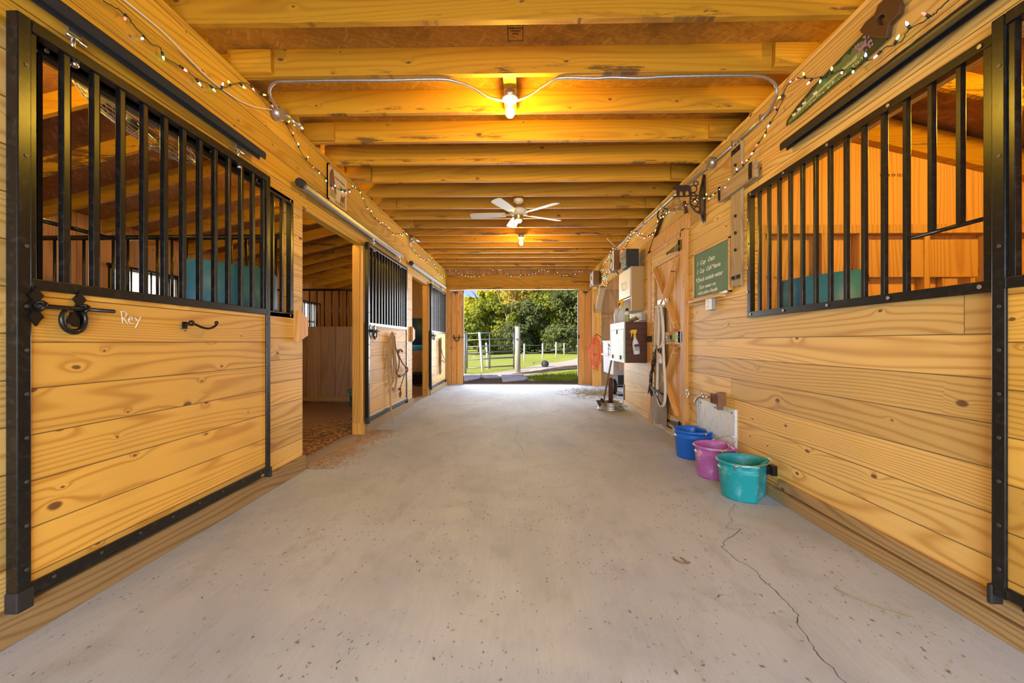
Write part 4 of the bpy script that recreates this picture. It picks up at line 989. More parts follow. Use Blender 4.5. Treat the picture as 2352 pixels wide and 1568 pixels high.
# spigot, block and sheet metal guard
t = thing('water_spigot', (1.78, 4.2, .58), 'chrome water spigot with a round handle above the metal sheet', 'spigot')
m = MB().tube([(XW, 4.03, .585), (1.70, 4.03, .585)], .014, 10).tube(smooth_path([(1.72, 4.03, .585), (1.685, 4.06, .58), (1.672, 4.09, .545), (1.668, 4.10, .515)], 3), .013, 8).ball((1.71, 4.03, .59), .024, 10)
m.tube([(1.712, 4.03, .59), (1.69, 4.03, .64)], .008, 8)
obj('body', m, 'steel', t)
m = MB().tube([(1.62+.0, 4.16+.03*math.cos(a), .60+.036*math.sin(a)) for a in [2*PI*k/14 for k in range(14)]], .007, 6, True)
for a in (0, 2.1, 4.2): m.tube([(1.62, 4.16, .60), (1.62, 4.16+.03*math.cos(a), .60+.036*math.sin(a))], .004, 5)
m.tube([(1.62, 4.16, .60), (1.70, 4.04, .59)], .007, 6)
obj('handle', m, 'steel', t)
t = thing('wood_block', (1.77, 3.82, .6), 'small brown wooden block screwed to the wall beside the spigot', 'wood block')
obj('block', MB().box(1.735, 3.83, .545, XW, 3.93, .63), 'cabwood', t, .003); obj('upright', MB().box(1.745, 3.785, .50, XW, 3.83, .655), 'loghandle', t, .003)
m = MB().box(1.788, 3.59, .02, XW, 4.31, .535)
t = thing('metal_sheet', (1.79, 3.95, .02), 'scuffed sheet metal splash guard on the wall behind the buckets', 'metal sheet')
obj('sheet', m, 'sheet', t, .002)
m = MB()
for y in (3.64, 3.95, 4.26):
    for z in (.08, .5): m.disc((1.788, y, z), .008, (-1, 0, 0), .003)
obj('screw', m, 'char', t)['kind'] = 'stuff'
obj('folded_edge', MB().box(1.775, 4.31, .02, XW, 4.325, .535), 'galv', t)

# tack room door with its frame
m = MB().box(1.765, 4.62, .0, 1.83, 4.73, 2.33).box(1.775, 4.73, .05, 1.83, 4.78, 2.33).box(1.765, 5.80, .0, 1.83, 5.95, 2.34).box(1.765, 4.575, 2.31, 1.83, 5.98, 2.47)
m.box(1.775, 4.73, 2.26, 1.83, 5.80, 2.315)
struct('trim_8', m, 'pine_z', .003)
t = thing('tack_room_door', (1.80, 4.78, .1), 'pine plank tack room door with crossed braces and black hinges', 'door')
obj('plank_panel', MB().box(1.795, 4.785, .10, 1.815, 5.795, 2.255), 'tack_planks', t)
m = MB().box(1.772, 4.785, 2.08, 1.795, 5.68, 2.255).box(1.772, 4.785, 1.07, 1.795, 5.68, 1.22).box(1.772, 4.785, .10, 1.795, 5.68, .24).box(1.772, 5.68, .10, 1.795, 5.795, 2.255)
obj('ledge', m, 'pine_single_y', t, .003)
m = MB()
for za, zb in ((1.22, 2.08), (.24, 1.07)):
    m.bar((1.783, 4.83, za+.03), (1.783, 5.64, zb-.03), .022, .095, (1, 0, 0)).bar((1.781, 4.83, zb-.03), (1.781, 5.64, za+.03), .020, .095, (1, 0, 0))
obj('cross_brace', m, 'pine_z', t, .003)
for z, lab in ((2.165, 'brown'), (1.155, 'galv'), (.16, 'black')):
    h = obj('hinge', MB().prism([(4.80, z-.045), (5.16, z-.012), (5.18, z-.022), (5.20, z), (5.18, z+.022), (5.16, z+.012), (4.80, z+.045)], 0, 1.766, 1.772), 'iron', t)
    obj('hinge_barrel', MB().tube([(1.757, 4.755, z-.06), (1.757, 4.755, z+.06)], .012, 8).box(1.758, 4.70, z-.055, 1.764, 4.755, z+.055), 'iron', h)
    if lab == 'galv': obj('hinge_tape', MB().box(1.763, 4.80, z-.032, 1.767, 4.99, z+.032), 'labelgreen', h)
obj('latch', MB().box(1.752, 5.77, 1.10, 1.765, 5.93, 1.18).tube([(1.745, 5.80, 1.14), (1.745, 5.92, 1.14)], .012, 8), 'iron', t)
# rack of steel hooks with rope, bag and cord
t = thing('hook_rack', (1.76, 5.29, 1.56), 'row of steel gripper hooks on the tack room door', 'hook rack')
obj('back_plate', MB().box(1.766, 5.13, 1.515, 1.772, 5.47, 1.63), 'galv', t)
b0 = None
for k in range(6):
    y = 5.16+.055*k
    if b0 is None: b0 = obj('hook', MB().box(-.022, -.016, -.055, 0, .016, .05).tube([(-.02, 0, -.04), (-.045, 0, -.05), (-.05, 0, -.02)], .007, 6), 'steel', t, .003, (1.766, y, 1.572))
    else: again(b0, (.006, y-5.29, .012), t)
xx = 1.735
t = thing('rope_rein', (xx, 5.3, 1.5), 'off-white rope looped over the hooks on the tack room door', 'rope', 'gear hanging from the door hooks')
obj('long_loop', MB().tube(smooth_path([(xx, 5.42, 1.06), (xx-.005, 5.43, 1.35), (xx-.02, 5.38, 1.52), (xx-.03, 5.28, 1.545), (xx-.025, 5.20, 1.50), (xx-.02, 5.16, 1.2), (xx-.02, 5.13, .9), (xx-.02, 5.08, .60), (xx-.02, 5.09, .40), (xx-.02, 5.18, .325), (xx-.02, 5.30, .35), (xx-.02, 5.37, .47), (xx-.02, 5.36, .70), (xx-.02, 5.34, .98), (xx-.02, 5.30, 1.02)], 5), .0175, 9), 'ropewhite', t)
obj('short_loop', MB().tube(smooth_path([(xx, 5.52, 1.05), (xx, 5.50, 1.35), (xx-.01, 5.40, 1.53), (xx-.03, 5.30, 1.515), (xx-.03, 5.27, 1.3), (xx-.03, 5.29, 1.08), (xx-.03, 5.24, 1.03), (xx-.03, 5.12, 1.12), (xx-.03, 5.13, 1.35), (xx-.03, 5.2, 1.49)], 5), .0165, 9).tube(smooth_path([(xx, 5.52, 1.05), (xx, 5.56, .96), (xx, 5.52, .90)], 4), .0165, 8), 'ropewhite', t)
t = thing('snap_clip', (xx, 5.24, .95), 'dark iron snap clip with a wooden ball on the white rope', 'clip', 'gear hanging from the door hooks')
obj('ring', MB().tube([(xx-.035, 5.25+.045*math.cos(a), 1.0+.03*math.sin(a)) for a in [2*PI*k/12 for k in range(12)]], .011, 6, True), 'rustiron', t)
obj('snap', MB().tube(smooth_path([(xx-.035, 5.25, .97), (xx-.035, 5.24, .90), (xx-.035, 5.20, .86), (xx-.035, 5.17, .88), (xx-.035, 5.20, .95)], 4), .011, 6).ball((xx-.04, 5.185, .87), .035, 10), 'ropewhite', t)
t = thing('canvas_bag', (xx, 5.38, .1), 'long grey canvas leg wrap bag hanging against the tack room door', 'bag', 'gear hanging from the door hooks')
def sheet(rows, x0, th=.028, wob=.016):
    m = MB(); n = 12; V = []
    for (ya, yb, z, dx) in rows:
        for side in (0, 1):
            for k in range(n+1):
                f = k/n; bul = math.sin(PI*f)*th
                V.append((x0+dx-(bul if side == 0 else -.004)+wob*math.sin(f*9+z*7)*.5*(side == 0), ya+(yb-ya)*f, z+(.012*math.sin(f*11) if z < .15 else 0)))
    w = 2*(n+1); fs = []
    for i in range(len(rows)-1):
        for s in (0, 1):
            for k in range(n):
                a = i*w+s*(n+1)+k; fs.append((a, a+1, a+w+1, a+w))
        fs += [(i*w, i*w+n+1, (i+1)*w+n+1, (i+1)*w), (i*w+n, i*w+2*n+1, (i+1)*w+2*n+1, (i+1)*w+n)]
    return m.add(V, fs, True)
obj('upper_cloth', sheet([(5.28, 5.42, 1.50, .02), (5.27, 5.45, 1.30, .01), (5.25, 5.45, 1.05, 0), (5.22, 5.46, .85, 0), (5.17, 5.53, .62, 0), (5.14, 5.60, .50, 0)], xx+.02), 'canvas', t)
obj('pouch', sheet([(5.13, 5.61, .505, -.012), (5.12, 5.62, .40, -.018), (5.12, 5.65, .27, -.015), (5.13, 5.69, .17, -.01), (5.14, 5.73, .085, -.01)], xx+.02, .034), 'canvas', t)
obj('black_trim', MB().tube(smooth_path([(xx-.02, 5.61, .505), (xx-.045, 5.48, .512), (xx-.05, 5.3, .495), (xx-.03, 5.13, .475)], 4), .012, 6).bar((xx-.03, 5.41, .47), (xx-.03, 5.19, .33), .006, .02, (1, 0, 0)), 'blackrub', t)
t = thing('tangled_cord', (xx, 5.6, .7), 'tangled thin black cord hanging beside the grey canvas bag', 'cord', 'gear hanging from the door hooks')
pts = []
for k in range(46):
    f = k/45; yc = 5.43+.24*f; zc = .93-.46*f+.09*math.sin(k*1.9)
    pts.append((xx-.03+.014*math.sin(k*1.3), yc+.035*math.sin(k*2.3), zc))
obj('strand', MB().tube(smooth_path(pts, 3), .0048, 5), 'cordblack', t)
obj('plug', MB().tube([(xx-.02, 5.62, .47), (xx-.02, 5.585, .40)], .016, 6), 'cordblack', t)
tag(obj('thin_cord', MB().tube([(1.765, 4.90, 2.37), (1.768, 4.90, 2.0), (1.764, 4.905, 1.58)], .0022, 5).ball((1.755, 4.90, 2.0), .016, 8, (1, 1, 1.4)), 'ropewhite'), 'thin bell pull cord with a small weight in front of the tack room door', 'cord')

# dinner bell on an openwork bracket
t = thing('dinner_bell', (1.8, 4.25, 2.4), 'brass dinner bell on a black iron bracket with an animal cut-out', 'bell')
yb = 4.22
m = MB()
m.prism([(1.79, 2.30), (1.806, 2.27), (1.806, 2.73), (1.79, 2.68)], 1, yb-.03, yb+.03)
m.tube(smooth_path([(1.80, yb, 2.28), (1.78, yb, 2.33), (1.765, yb, 2.40), (1.765, yb, 2.56), (1.785, yb, 2.66), (1.80, yb, 2.74)], 4), .010, 6)
for cx, cz, rr in ((1.70, 2.60, .035), (1.70, 2.53, .03), (1.715, 2.46, .032), (1.735, 2.40, .026), (1.725, 2.655, .022)):
    m.tube([(cx+rr*math.cos(a), yb, cz+rr*math.sin(a)) for a in [2*PI*k/12 for k in range(12)]], .006, 5, True)
m.tube(smooth_path([(1.76, yb, 2.36), (1.70, yb, 2.40), (1.665, yb, 2.47), (1.68, yb, 2.545)], 4), .008, 6)
m.bar((1.78, yb, 2.535), (1.50, yb, 2.525), .012, .012)
obj('bracket', m, 'rustiron', t)
B_ = [(0, .062), (.012, .074), (.03, .070), (.05, .088), (.085, .080), (.12, .085), (.16, .078), (.178, .05), (.176, .0), (.152, 0), (.150, .028), (.135, .038), (.118, .026), (.12, .0), (.096, 0), (.088, .032), (.066, .036), (.062, 0), (.036, 0), (.034, .036), (.02, .046), (.002, .05)]
obj('animal_silhouette', MB().prism([(1.50+a*1.02, 2.535+b*1.25) for a, b in B_], 1, yb-.004, yb+.004), 'rustiron', t)
bx, bz = 1.535, 2.41
obj('bell', MB().lathe([(.001, .110), (.024, .108), (.034, .095), (.040, .06), (.050, .025), (.066, .004), (.072, -.004), (.068, -.004), (.045, .02), (.030, .07), (.001, .09)], (bx, yb, bz-.005), 26), 'oldbrass', t)
obj('clapper', MB().tube([(bx, yb, bz+.06), (bx, yb, bz-.02)], .004, 6).tube([(bx+.018*math.cos(a), yb, bz-.035+.016*math.sin(a)) for a in [2*PI*k/10 for k in range(10)]], .003, 5, True), 'brass', t)
t = thing('bridle_strap', (1.785, 5.6, 2.3), 'brown leather bridle strap with brass buckles hanging above the tack room door', 'strap')
obj('strap', MB().bar((1.79, 5.42, 2.665), (1.775, 5.88, 2.32), .010, .045, (1, 0, 0)), 'leather', t, .003)
obj('cheek_piece', MB().tube(smooth_path([(1.78, 5.44, 2.66), (1.775, 5.32, 2.74), (1.775, 5.20, 2.70), (1.775, 5.10, 2.66)], 3), .012, 6).tube(smooth_path([(1.78, 5.46, 2.64), (1.775, 5.55, 2.72), (1.775, 5.50, 2.78)], 3), .012, 6), 'leather', t)
obj('buckle', MB().tube([(1.768, 5.36+.03*math.cos(a), 2.715+.022*math.sin(a)) for a in [2*PI*k/10 for k in range(10)]], .006, 5, True), 'brass', t)
tag(obj('wooden_peg', MB().bar((1.75, 4.60, 2.60), (1.765, 4.57, 2.47), .045, .03, (1, 0, 0)), 'cabwood', None, .004), 'short brown wooden peg above the corner of the tack room door frame', 'peg')

# white wall cabinet, radio and speakers
t = thing('wall_cabinet', (1.70, 6.63, 1.55), 'cream wall cabinet with one open shelf, hung above the dark cabinet', 'cabinet')
x0, x1, y0, y1, z0, z1 = 1.625, XW, 6.26, 7.0, 1.555, 2.205
m = MB().box(x0, y0, z0, x1, y0+.018, z1); obj('side_panel', m, 'particle', t)
obj('side_panel', MB().box(x0, y1-.018, z0, x1, y1, z1), 'cream', t)
m = MB().box(x0, y0+.018, z1-.018, x1, y1-.018, z1).box(x0, y0+.018, z0, x1, y1-.018, z0+.018).box(x0, y0+.018, 1.745, x1, y1-.018, 1.762).box(x1-.01, y0+.018, z0, x1, y1-.018, z1).box(x0-.003, y0, z0, x0, y0+.02, z1).box(x0-.003, y1-.02, z0, x0, y1, z1)
obj('carcass', m, 'white', t)
d = obj('door', MB().box(x0-.018, y0+.03, 1.775, x0-.002, y1-.03, z1-.02), 'cream', t, .003)
for yy in (6.58, 6.66): obj('handle', MB().tube(smooth_path([(x0-.018, yy, 1.90), (x0-.045, yy, 1.91), (x0-.045, yy, 2.0), (x0-.018, yy, 2.01)], 3), .007, 6), 'white', d)
t = thing('radio', (1.65, 6.45, 2.21), 'dark boxy radio with a slatted front standing on the cream cabinet', 'radio')
obj('case', MB().box(1.56, 6.30, 2.207, 1.745, 6.62, 2.47), 'char', t, .006)
m = MB()
for k in range(7): m.box(1.548, 6.31, 2.215+.036*k, 1.561, 6.61, 2.236+.036*k)
for k in range(3): m.tube([(1.55, 6.37+.09*k, 2.37), (1.538, 6.37+.09*k, 2.37)], .016, 10)
obj('front_grille', m, 'slatcream', t)
def speaker(x0, x1, y0, y1, z0, z1, label):
    t = thing('speaker', ((x0+x1)/2, (y0+y1)/2, z0), label, 'speaker', 'speakers on the right wall')
    obj('cabinet', MB().box(x0+.012, y0, z0, x1, y1, z1), 'spkbrown', t, .004)
    f = obj('front', MB().box(x0, y0+.004, z0+.004, x0+.014, y1-.004, z1-.004), 'spkwhite', t, .003)
    yc = (y0+y1)/2
    for zc, r in ((z0+(z1-z0)*.3, (y1-y0)*.32), (z0+(z1-z0)*.74, (y1-y0)*.26)):
        obj('driver', MB().lathe([(.001, -.01), (r*.3, -.004), (r*.9, .006), (r, .006), (r, -.004)], (x0, yc, zc), 18, Matrix(((0, 0, -1), (0, 1, 0), (1, 0, 0)))), 'cone', f)
    obj('wall_bracket', MB().box(x1, yc-.03, z0+.05, XW, yc+.03, z0+.15).tube([(x1-.02, yc, z0), (x1+.02, yc, z0-.05)], .01, 6), 'iron', t)
speaker(1.60, 1.71, 7.36, 7.72, 2.34, 2.68, 'brown speaker with a silver front beside the radio')
speaker(1.62, 1.77, 9.55, 9.92, 2.37, 2.69, 'brown speaker with a silver front near the far doorway')
# dark cabinet and what stands on it
t = thing('feed_cabinet', (1.65, 6.6, .8), 'dark brown wall cabinet with a pale metal door', 'cabinet')
obj('case', MB().box(1.505, 6.13, .80, XW-.001, 7.08, 1.392), 'cabwood', t, .003)
d = obj('door', MB().box(1.488, 6.13, .80, 1.505, 7.08, 1.392), 'cabgreen', t, .002)
m = MB().box(1.486, 6.17, 1.285, 1.489, 7.04, 1.290).box(1.486, 6.17, .86, 1.489, 6.176, 1.29).box(1.486, 7.03, .86, 1.489, 7.036, 1.29)
obj('door_seam', m, 'char', d)
obj('latch', MB().box(1.478, 6.58, 1.22, 1.489, 6.60, 1.29).tube([(1.48, 6.34, .84), (1.48, 6.34, .9)], .008, 6).tube([(1.48, 6.87, .84), (1.48, 6.87, .9)], .008, 6), 'char', d)
ZT = 1.392
t = thing('plastic_jug', (1.56, 6.85, ZT), 'clear plastic jug standing on the dark cabinet', 'jug')
obj('body', MB().lathe([(.001, .002), (.055, .002), (.060, .02), (.056, .06), (.062, .10), (.064, .16), (.05, .20), (.04, .215), (.04, .245), (.038, .245), (.038, .215), (.048, .195), (.061, .15), (.053, .05), (.001, .006)], (1.56, 6.85, ZT), 22), 'clearpl', t)
obj('neck_ring', MB().lathe([(.040, .222), (.046, .224), (.046, .232), (.040, .234)], (1.56, 6.85, ZT), 20), 'clearpl', t)
def spray(x, y, z, rotm, bodym, headm, trig, label, lab):
    t = thing('spray_bottle', (x, y, z), label, 'spray bottle', 'spray bottles')
    def put(nm, mb, mt, par=t): mb.v = [rotm @ v+Vector((x, y, z)) for v in mb.v]; return obj(nm, mb, mt, par)
    put('body', MB().lathe([(.001, 0), (.040, .0), (.043, .012), (.043, .12), (.036, .155), (.018, .185), (.016, .205), (.001, .205)], (0, 0, 0), 18), bodym)
    h = put('spray_head', MB().lathe([(.018, .205), (.021, .208), (.021, .228), (.014, .235), (.001, .235)], (0, 0, 0), 14).prism([(.055, .26), (.055, .282), (.03, .295), (-.035, .29), (-.032, .262), (-.012, .235), (.012, .235), (.02, .26)], 1, -.013, .013), headm)
    put('trigger', MB().prism([(.022, .262), (.04, .262), (.052, .215), (.044, .212), (.034, .235)], 1, -.006, .006), trig, t)
    if lab: put('label', MB().lathe([(.0445, .03), (.0445, .11)], (0, 0, 0), 18), lab, t)
    return t, put
spray(1.545, 6.52, ZT, Matrix.Rotation(2.4, 3, 'Z') @ Matrix.Diagonal(Vector((1, 1, 1.16))), 'clearpl', 'yellow', 'char', 'spray bottle with a yellow head standing on the dark cabinet', None)
t = thing('medicine_bottle', (1.60, 6.42, ZT), 'white squeeze bottle with a green label and dark cap on the dark cabinet', 'bottle')
obj('body', MB().lathe([(.001, 0), (.036, 0), (.038, .01), (.038, .13), (.024, .165), (.018, .17), (.001, .17)], (1.60, 6.42, ZT), 18), 'labelwhite', t)
obj('label', MB().lathe([(.039, .02), (.039, .115)], (1.60, 6.42, ZT), 18), 'labelgreen', t)
obj('cap', MB().lathe([(.001, .215), (.02, .21), (.024, .17), (.001, .17)], (1.60, 6.42, ZT), 14), 'char', t)
t = thing('hoof_brush', (1.67, 6.33, ZT), 'small brown grooming brush lying on the dark cabinet', 'brush')
obj('back', MB().bar((1.63, 6.36, ZT+.012), (1.74, 6.28, ZT+.05), .06, .022), 'loghandle', t, .004)
obj('bristles', MB().bar((1.635, 6.36, ZT+.035), (1.71, 6.30, ZT+.072), .045, .03), 'hay', t)
t = thing('power_outlet', (1.77, 6.22, 1.45), 'twin power outlet box on the wall at the near corner of the dark cabinet top', 'power outlet', 'surface mounted power outlets')
obj('box', MB().box(1.735, 6.16, 1.405, XW, 6.27, 1.515), 'galv', t, .005)
m = MB()
for k in range(2):
    for q in range(2): m.box(1.728, 6.175+.048*k, 1.412+.05*q, 1.736, 6.21+.048*k, 1.452+.05*q)
obj('socket', m, 'white', t)
rm = Matrix.Rotation(-.12, 3, 'Y')
t_, put = spray(1.655, 6.085, .925, rm @ Matrix.Rotation(PI, 3, 'Z') @ Matrix.Diagonal(Vector((1.05, 1, 1.2))), 'labelwhite', 'yellow', 'yellow', 'white spray bottle with a yellow head hanging on the side of the dark cabinet', None)
t_.location = t_.location
m = MB().lathe([(.0448, .035), (.0448, .13)], (0, 0, 0), 18); lb = put('label', m, 'cream', t_)
m = MB(); m.box(-.03, -.0475, .09, .03, -.0445, .12)
for k in range(5): m.box(-.028, -.0475, .045+.009*k, .022-.006*(k % 2), -.0445, .049+.009*k)
m.v = [Matrix.Rotation(-.12, 3, 'Y') @ Matrix.Diagonal(Vector((1.05, 1, 1.2))) @ v+Vector((1.655, 6.085, .925)) for v in m.v]
obj('label_print', m, 'labelblue', lb)

# far right: post, brace, cord, cart, wheel rim stand, hoe
t = thing('timber_post', (1.93, 10.72, 0), 'orange timber post with a diagonal brace where the orange cord hangs', 'post', 'timber posts of the right alcove')
obj('shaft', MB().box(1.845, 10.66, 0, 2.02, 10.79, 2.42), 'sapwood', t, .004)
obj('brace', MB().bar((1.93, 10.70, 1.85), (1.93, 10.02, 2.40), .10, .13, (1, 0, 0)), 'barnwood_y', t, .004)
obj('lit_edge_strip', MB().box(1.815, 10.65, 0, 1.845, 10.80, 2.40), 'pine_z', t, .003)  # paler strip stands in for the lit side face of the post
t = thing('timber_post', (1.87, 7.46, 0), 'timber end post of the right wall under the dark cabinet', 'post', 'timber posts of the right alcove')
obj('shaft', MB().box(1.815, 7.42, 0, 1.93, 7.50, 2.40), 'sapwood', t, .003)
obj('boot_strip', MB().box(1.80, 7.43, .02, 1.815, 7.49, .36), 'blackrub', t)
t = thing('extension_cord', (1.80, 10.5, .6), 'coiled orange extension cord hanging on the alcove post', 'cord')
m = MB(); pts = []
for k in range(9*14):
    a = 2*PI*k/14; lp = k//14
    w = .10+.045*math.sin(lp*1.7); hh = .35+.05*math.sin(lp*2.3)
    pts.append((1.80+.022*math.sin(lp*3.1+a), 10.55-.45*(0)+.02*lp, 1.22))
    pts[-1] = (1.86+.0+w*math.sin(a)*1.0-.03*math.sin(lp), 10.60-.012*lp, .93+hh*math.cos(a)*(1 if math.cos(a) > 0 else 1.12)*.92-.02*lp)
obj('coil', m.tube(smooth_path(pts, 2), .0085, 6), 'orange', t)
obj('wrap', MB().tube([(1.86+.05*math.cos(a), 10.56+.07*math.sin(a), .80+.02*math.sin(a*3)) for a in [2*PI*k/12 for k in range(12)]], .012, 6, True).tube(smooth_path([(1.86, 10.5, .78), (1.90, 10.52, .55), (1.93, 10.52, .4), (1.90, 10.54, .5)], 3), .0085, 6), 'orange', t)
obj('hanging_hook', MB().tube(smooth_path([(1.88, 10.66, 1.26), (1.88, 10.56, 1.25), (1.88, 10.54, 1.30), (2.02, 10.56, 1.20)], 3), .008, 6), 'iron', t)
t = thing('garden_cart', (2.15, 9.3, 0), 'grey plastic cart with a black tyre parked in the right alcove', 'cart')
obj('tub', MB().prism([(8.75, .42), (9.75, .42), (9.85, 1.12), (8.65, 1.12)], 0, 1.90, 2.55), 'cartgrey', t, .012)
obj('rim', MB().box(1.875, 8.60, .80, 2.58, 9.9, .84).box(1.89, 8.63, 1.10, 2.57, 9.88, 1.13), 'cartgrey', t, .006)
obj('tail_panel', MB().box(1.99, 8.66, .52, 2.54, 8.74, 1.0), 'cartpink', t, .004)
m = MB(); text_mb(m, 'POLY', .06, (2.08, 8.655, .86), FRONTW, 0, .0006) if False else m.box(2.06, 8.652, .84, 2.13, 8.661, .88).box(2.16, 8.652, .83, 2.21, 8.661, .87)
obj('panel_print', m, 'cartgrey', t)
obj('axle_box', MB().box(2.0, 8.76, .22, 2.42, 9.1, .44), 'blackrub', t, .006)
obj('wheel', MB().lathe([(.10, -.035), (.145, -.04), (.158, -.02), (.158, .02), (.145, .04), (.10, .035), (.09, 0)], (1.98, 9.05, .16), 24, Matrix(((0, 0, 1), (0, 1, 0), (-1, 0, 0)))).tube([(1.96, 9.05, .16), (2.3, 9.05, .16)], .02, 8).lathe([(.001, -.02), (.10, -.02), (.10, .02), (.001, .02)], (1.98, 9.05, .16), 20, Matrix(((0, 0, 1), (0, 1, 0), (-1, 0, 0)))), 'blackrub', t)
obj('leg', MB().bar((2.25, 8.75, .03), (2.25, 8.9, .45), .03, .03).box(2.0, 8.7, .0, 2.5, 8.76, .03), 'blackrub', t)
obj('pull_handle', MB().tube([(1.90, 9.3, .98), (1.78, 8.6, .83)], .012, 8), 'white', t)
obj('rope_end', MB().tube(smooth_path([(1.92, 9.2, .99), (1.88, 9.1, 1.02), (1.90, 9.25, 1.05), (1.94, 9.1, .97), (1.90, 9.0, .93)], 4), .014, 6), 'ropewhite', t)
t = thing('wheel_rim_stand', (1.475, 6.98, 0), 'stand made of an old steel wheel rim with a rusty pipe upright', 'stand')
c_ = (1.475, 6.98, 0)
obj('rim', MB().lathe([(.15, .002), (.215, .0), (.225, .012), (.20, .03), (.205, .05), (.185, .075), (.180, .105), (.192, .125), (.180, .128), (.165, .10), (.15, .03), (.02, .03), (.02, .026), (.15, .02)], c_, 36), 'rim', t)
obj('rust_plate', MB().lathe([(.001, .092), (.168, .092), (.168, .098), (.001, .098)], c_, 28), 'rust', t)
obj('upright_pipe', MB().tube([(1.475, 6.98, .03), (1.475, 6.98, .46), (1.475, 6.98, .48)], [.036, .036, .03], 16).ball((1.475, 6.98, .485), .034, 10), 'rust', t)
obj('scoop', MB().bar((1.55, 6.88, .115), (1.70, 6.80, .075), .10, .012).box(1.50, 6.86, .10, 1.60, 6.92, .118), 'galv', t)
t = thing('hoe', (1.33, 6.95, .1), 'long handled hoe leaning from the wheel rim towards the dark cabinet', 'hoe')
obj('handle', MB().tube([(1.355, 6.95, .15), (1.52, 7.13, .80), (1.585, 7.20, 1.05)], .0145, 8), 'loghandle', t)
obj('socket', MB().tube([(1.345, 6.94, .10), (1.365, 6.96, .19)], .019, 8), 'galv', t)
obj('blade', MB().prism([(1.225, .155), (1.325, .165), (1.345, .045), (1.29, .03)], 1, 6.915, 6.924).bar((1.31, 6.92, .19), (1.36, 6.94, .10), .02, .035), 'rustiron', t)
# feeders and buckets in the stalls
def feeder(x, y, z0, z1, r, mat, label, slope=.0, hole=None, a0=PI, a1=2*PI):
    t = thing('barrel_feeder', (x, y, z0), label, 'feeder', 'plastic barrel feeders in the stalls')
    m = MB(); n = 22; vs = []
    for rr in (r, r-.012):
        for k in range(n+1):
            a = a0+(a1-a0)*k/n; xx_ = x+rr*math.cos(a); yy_ = y+rr*math.sin(a)
            vs += [(xx_, yy_, z0), (xx_, yy_, z1+slope*math.cos(a)*r-(.05 if k in (0, n) else 0)*(slope != 0))]
    w = 2*(n+1); fs = []
    for k in range(n):
        a = 2*k
        fs += [(a, a+2, a+3, a+1), (w+a, w+a+1, w+a+3, w+a+2), (a+1, a+3, w+a+3, w+a+1), (a, w+a, w+a+2, a+2)]
    m.add(vs, fs, True); obj('shell', m, mat, t)
    obj('bottom', MB().prism([(x+(r-.006)*math.cos(a0+(a1-a0)*k/16), y+(r-.006)*math.sin(a0+(a1-a0)*k/16)) for k in range(17)], 2, z0, z0+.012), mat, t)
    if hole:
        a = hole[0]; p = Vector((x+r*math.cos(a), y+r*math.sin(a), hole[1])); obj('hole_dark', MB().disc(p-.004*Vector((math.cos(a), math.sin(a), 0)), .028, (math.cos(a), math.sin(a), 0), .008, 14), 'rustiron', t)  # solid dark disc painted in for the shaded inside of a hole
    return t
feeder(-2.37, 3.53, 1.15, 1.72, .34, 'feedblue', 'blue half barrel feeder behind the chalked stall door', -.12, (PI*1.14, 1.63))
feeder(2.38, 3.465, 1.05, 1.62, .315, 'feedblue', 'blue half barrel feeder in the right hand stall', .12, (PI*1.78, 1.58))
t = feeder(-2.33, 9.95, 1.02, 1.64, .24, 'navy', 'dark blue tall barrel feeder in the farthest stall', 0)
obj('base_pan', MB().lathe([(.001, .90), (.20, .90), (.25, 1.0), (.25, 1.03), (.20, 1.03), (.001, .95)], (-2.33, 9.95, 0), 20), 'skyblue', t)
def pail(x, y, z, r0, r1, h, mat, label, rmat):
    t = thing('stall_bucket', (x, y, z), label, 'bucket', 'buckets inside the stalls')
    obj('pail', MB().lathe([(.001, .002), (r0, 0), (r1-.01, h*.86), (r1+.004, h*.88), (r1+.008, h), (r1-.004, h), (r1-.02, h*.85), (r0-.008, .01), (.001, .01)], (x, y, z), 24), mat, t)
    obj('handle', MB().tube([(x+r1*1.02*math.cos(a), y, z+h*.95+.03*math.sin(a)) for a in [PI*k/10 for k in range(11)]], .003, 5), 'steel', t)
pail(-2.52, 6.62, .09, .12, .155, .27, 'greenpl', 'green bucket on the bedding behind the middle timber post', None)
pail(-2.42, 10.1, .10, .135, .20, .27, 'blackrub', 'black rubber pan in the farthest stall below the feeder', None)
# caged fan hung under the roof of the first stall
t = thing('cage_fan', (-2.40, 2.62, 2.47), 'round wire caged fan hung under the roof of the near left stall', 'fan')
mt = Matrix.Translation((-2.42, 2.66, 2.50)) @ Matrix.Rotation(.62, 4, 'Y') @ Matrix.Rotation(-.12, 4, 'X')
m = MB()
for f in (-1, 1):
    for k in range(1, 9): r = .05+.30*k/8; z = f*(.085*(1-(k/8)**3)+.01); m.tube([(r*math.cos(a), r*math.sin(a), z) for a in [2*PI*i/28 for i in range(28)]], .0022, 4, True)
    for k in range(28): a = 2*PI*k/28; m.tube([(r*math.cos(a), r*math.sin(a), f*(.085*(1-((r-.05)/.30)**3)+.01)) for r in (.05, .15, .24, .31, .35)], .002, 4)
m.v = [mt @ v for v in m.v]; obj('wire_guard', m, 'galv', t)
m = MB().tube([(.352*math.cos(a), .352*math.sin(a), 0) for a in [2*PI*i/32 for i in range(32)]], .008, 6, True); m.v = [mt @ v for v in m.v]; obj('guard_ring', m, 'brass', t)
m = MB().lathe([(.001, .10), (.07, .08), (.07, -.04), (.001, -.06)], (0, 0, 0), 16); m.v = [mt @ v for v in m.v]; mo = obj('motor', m, 'char', t)
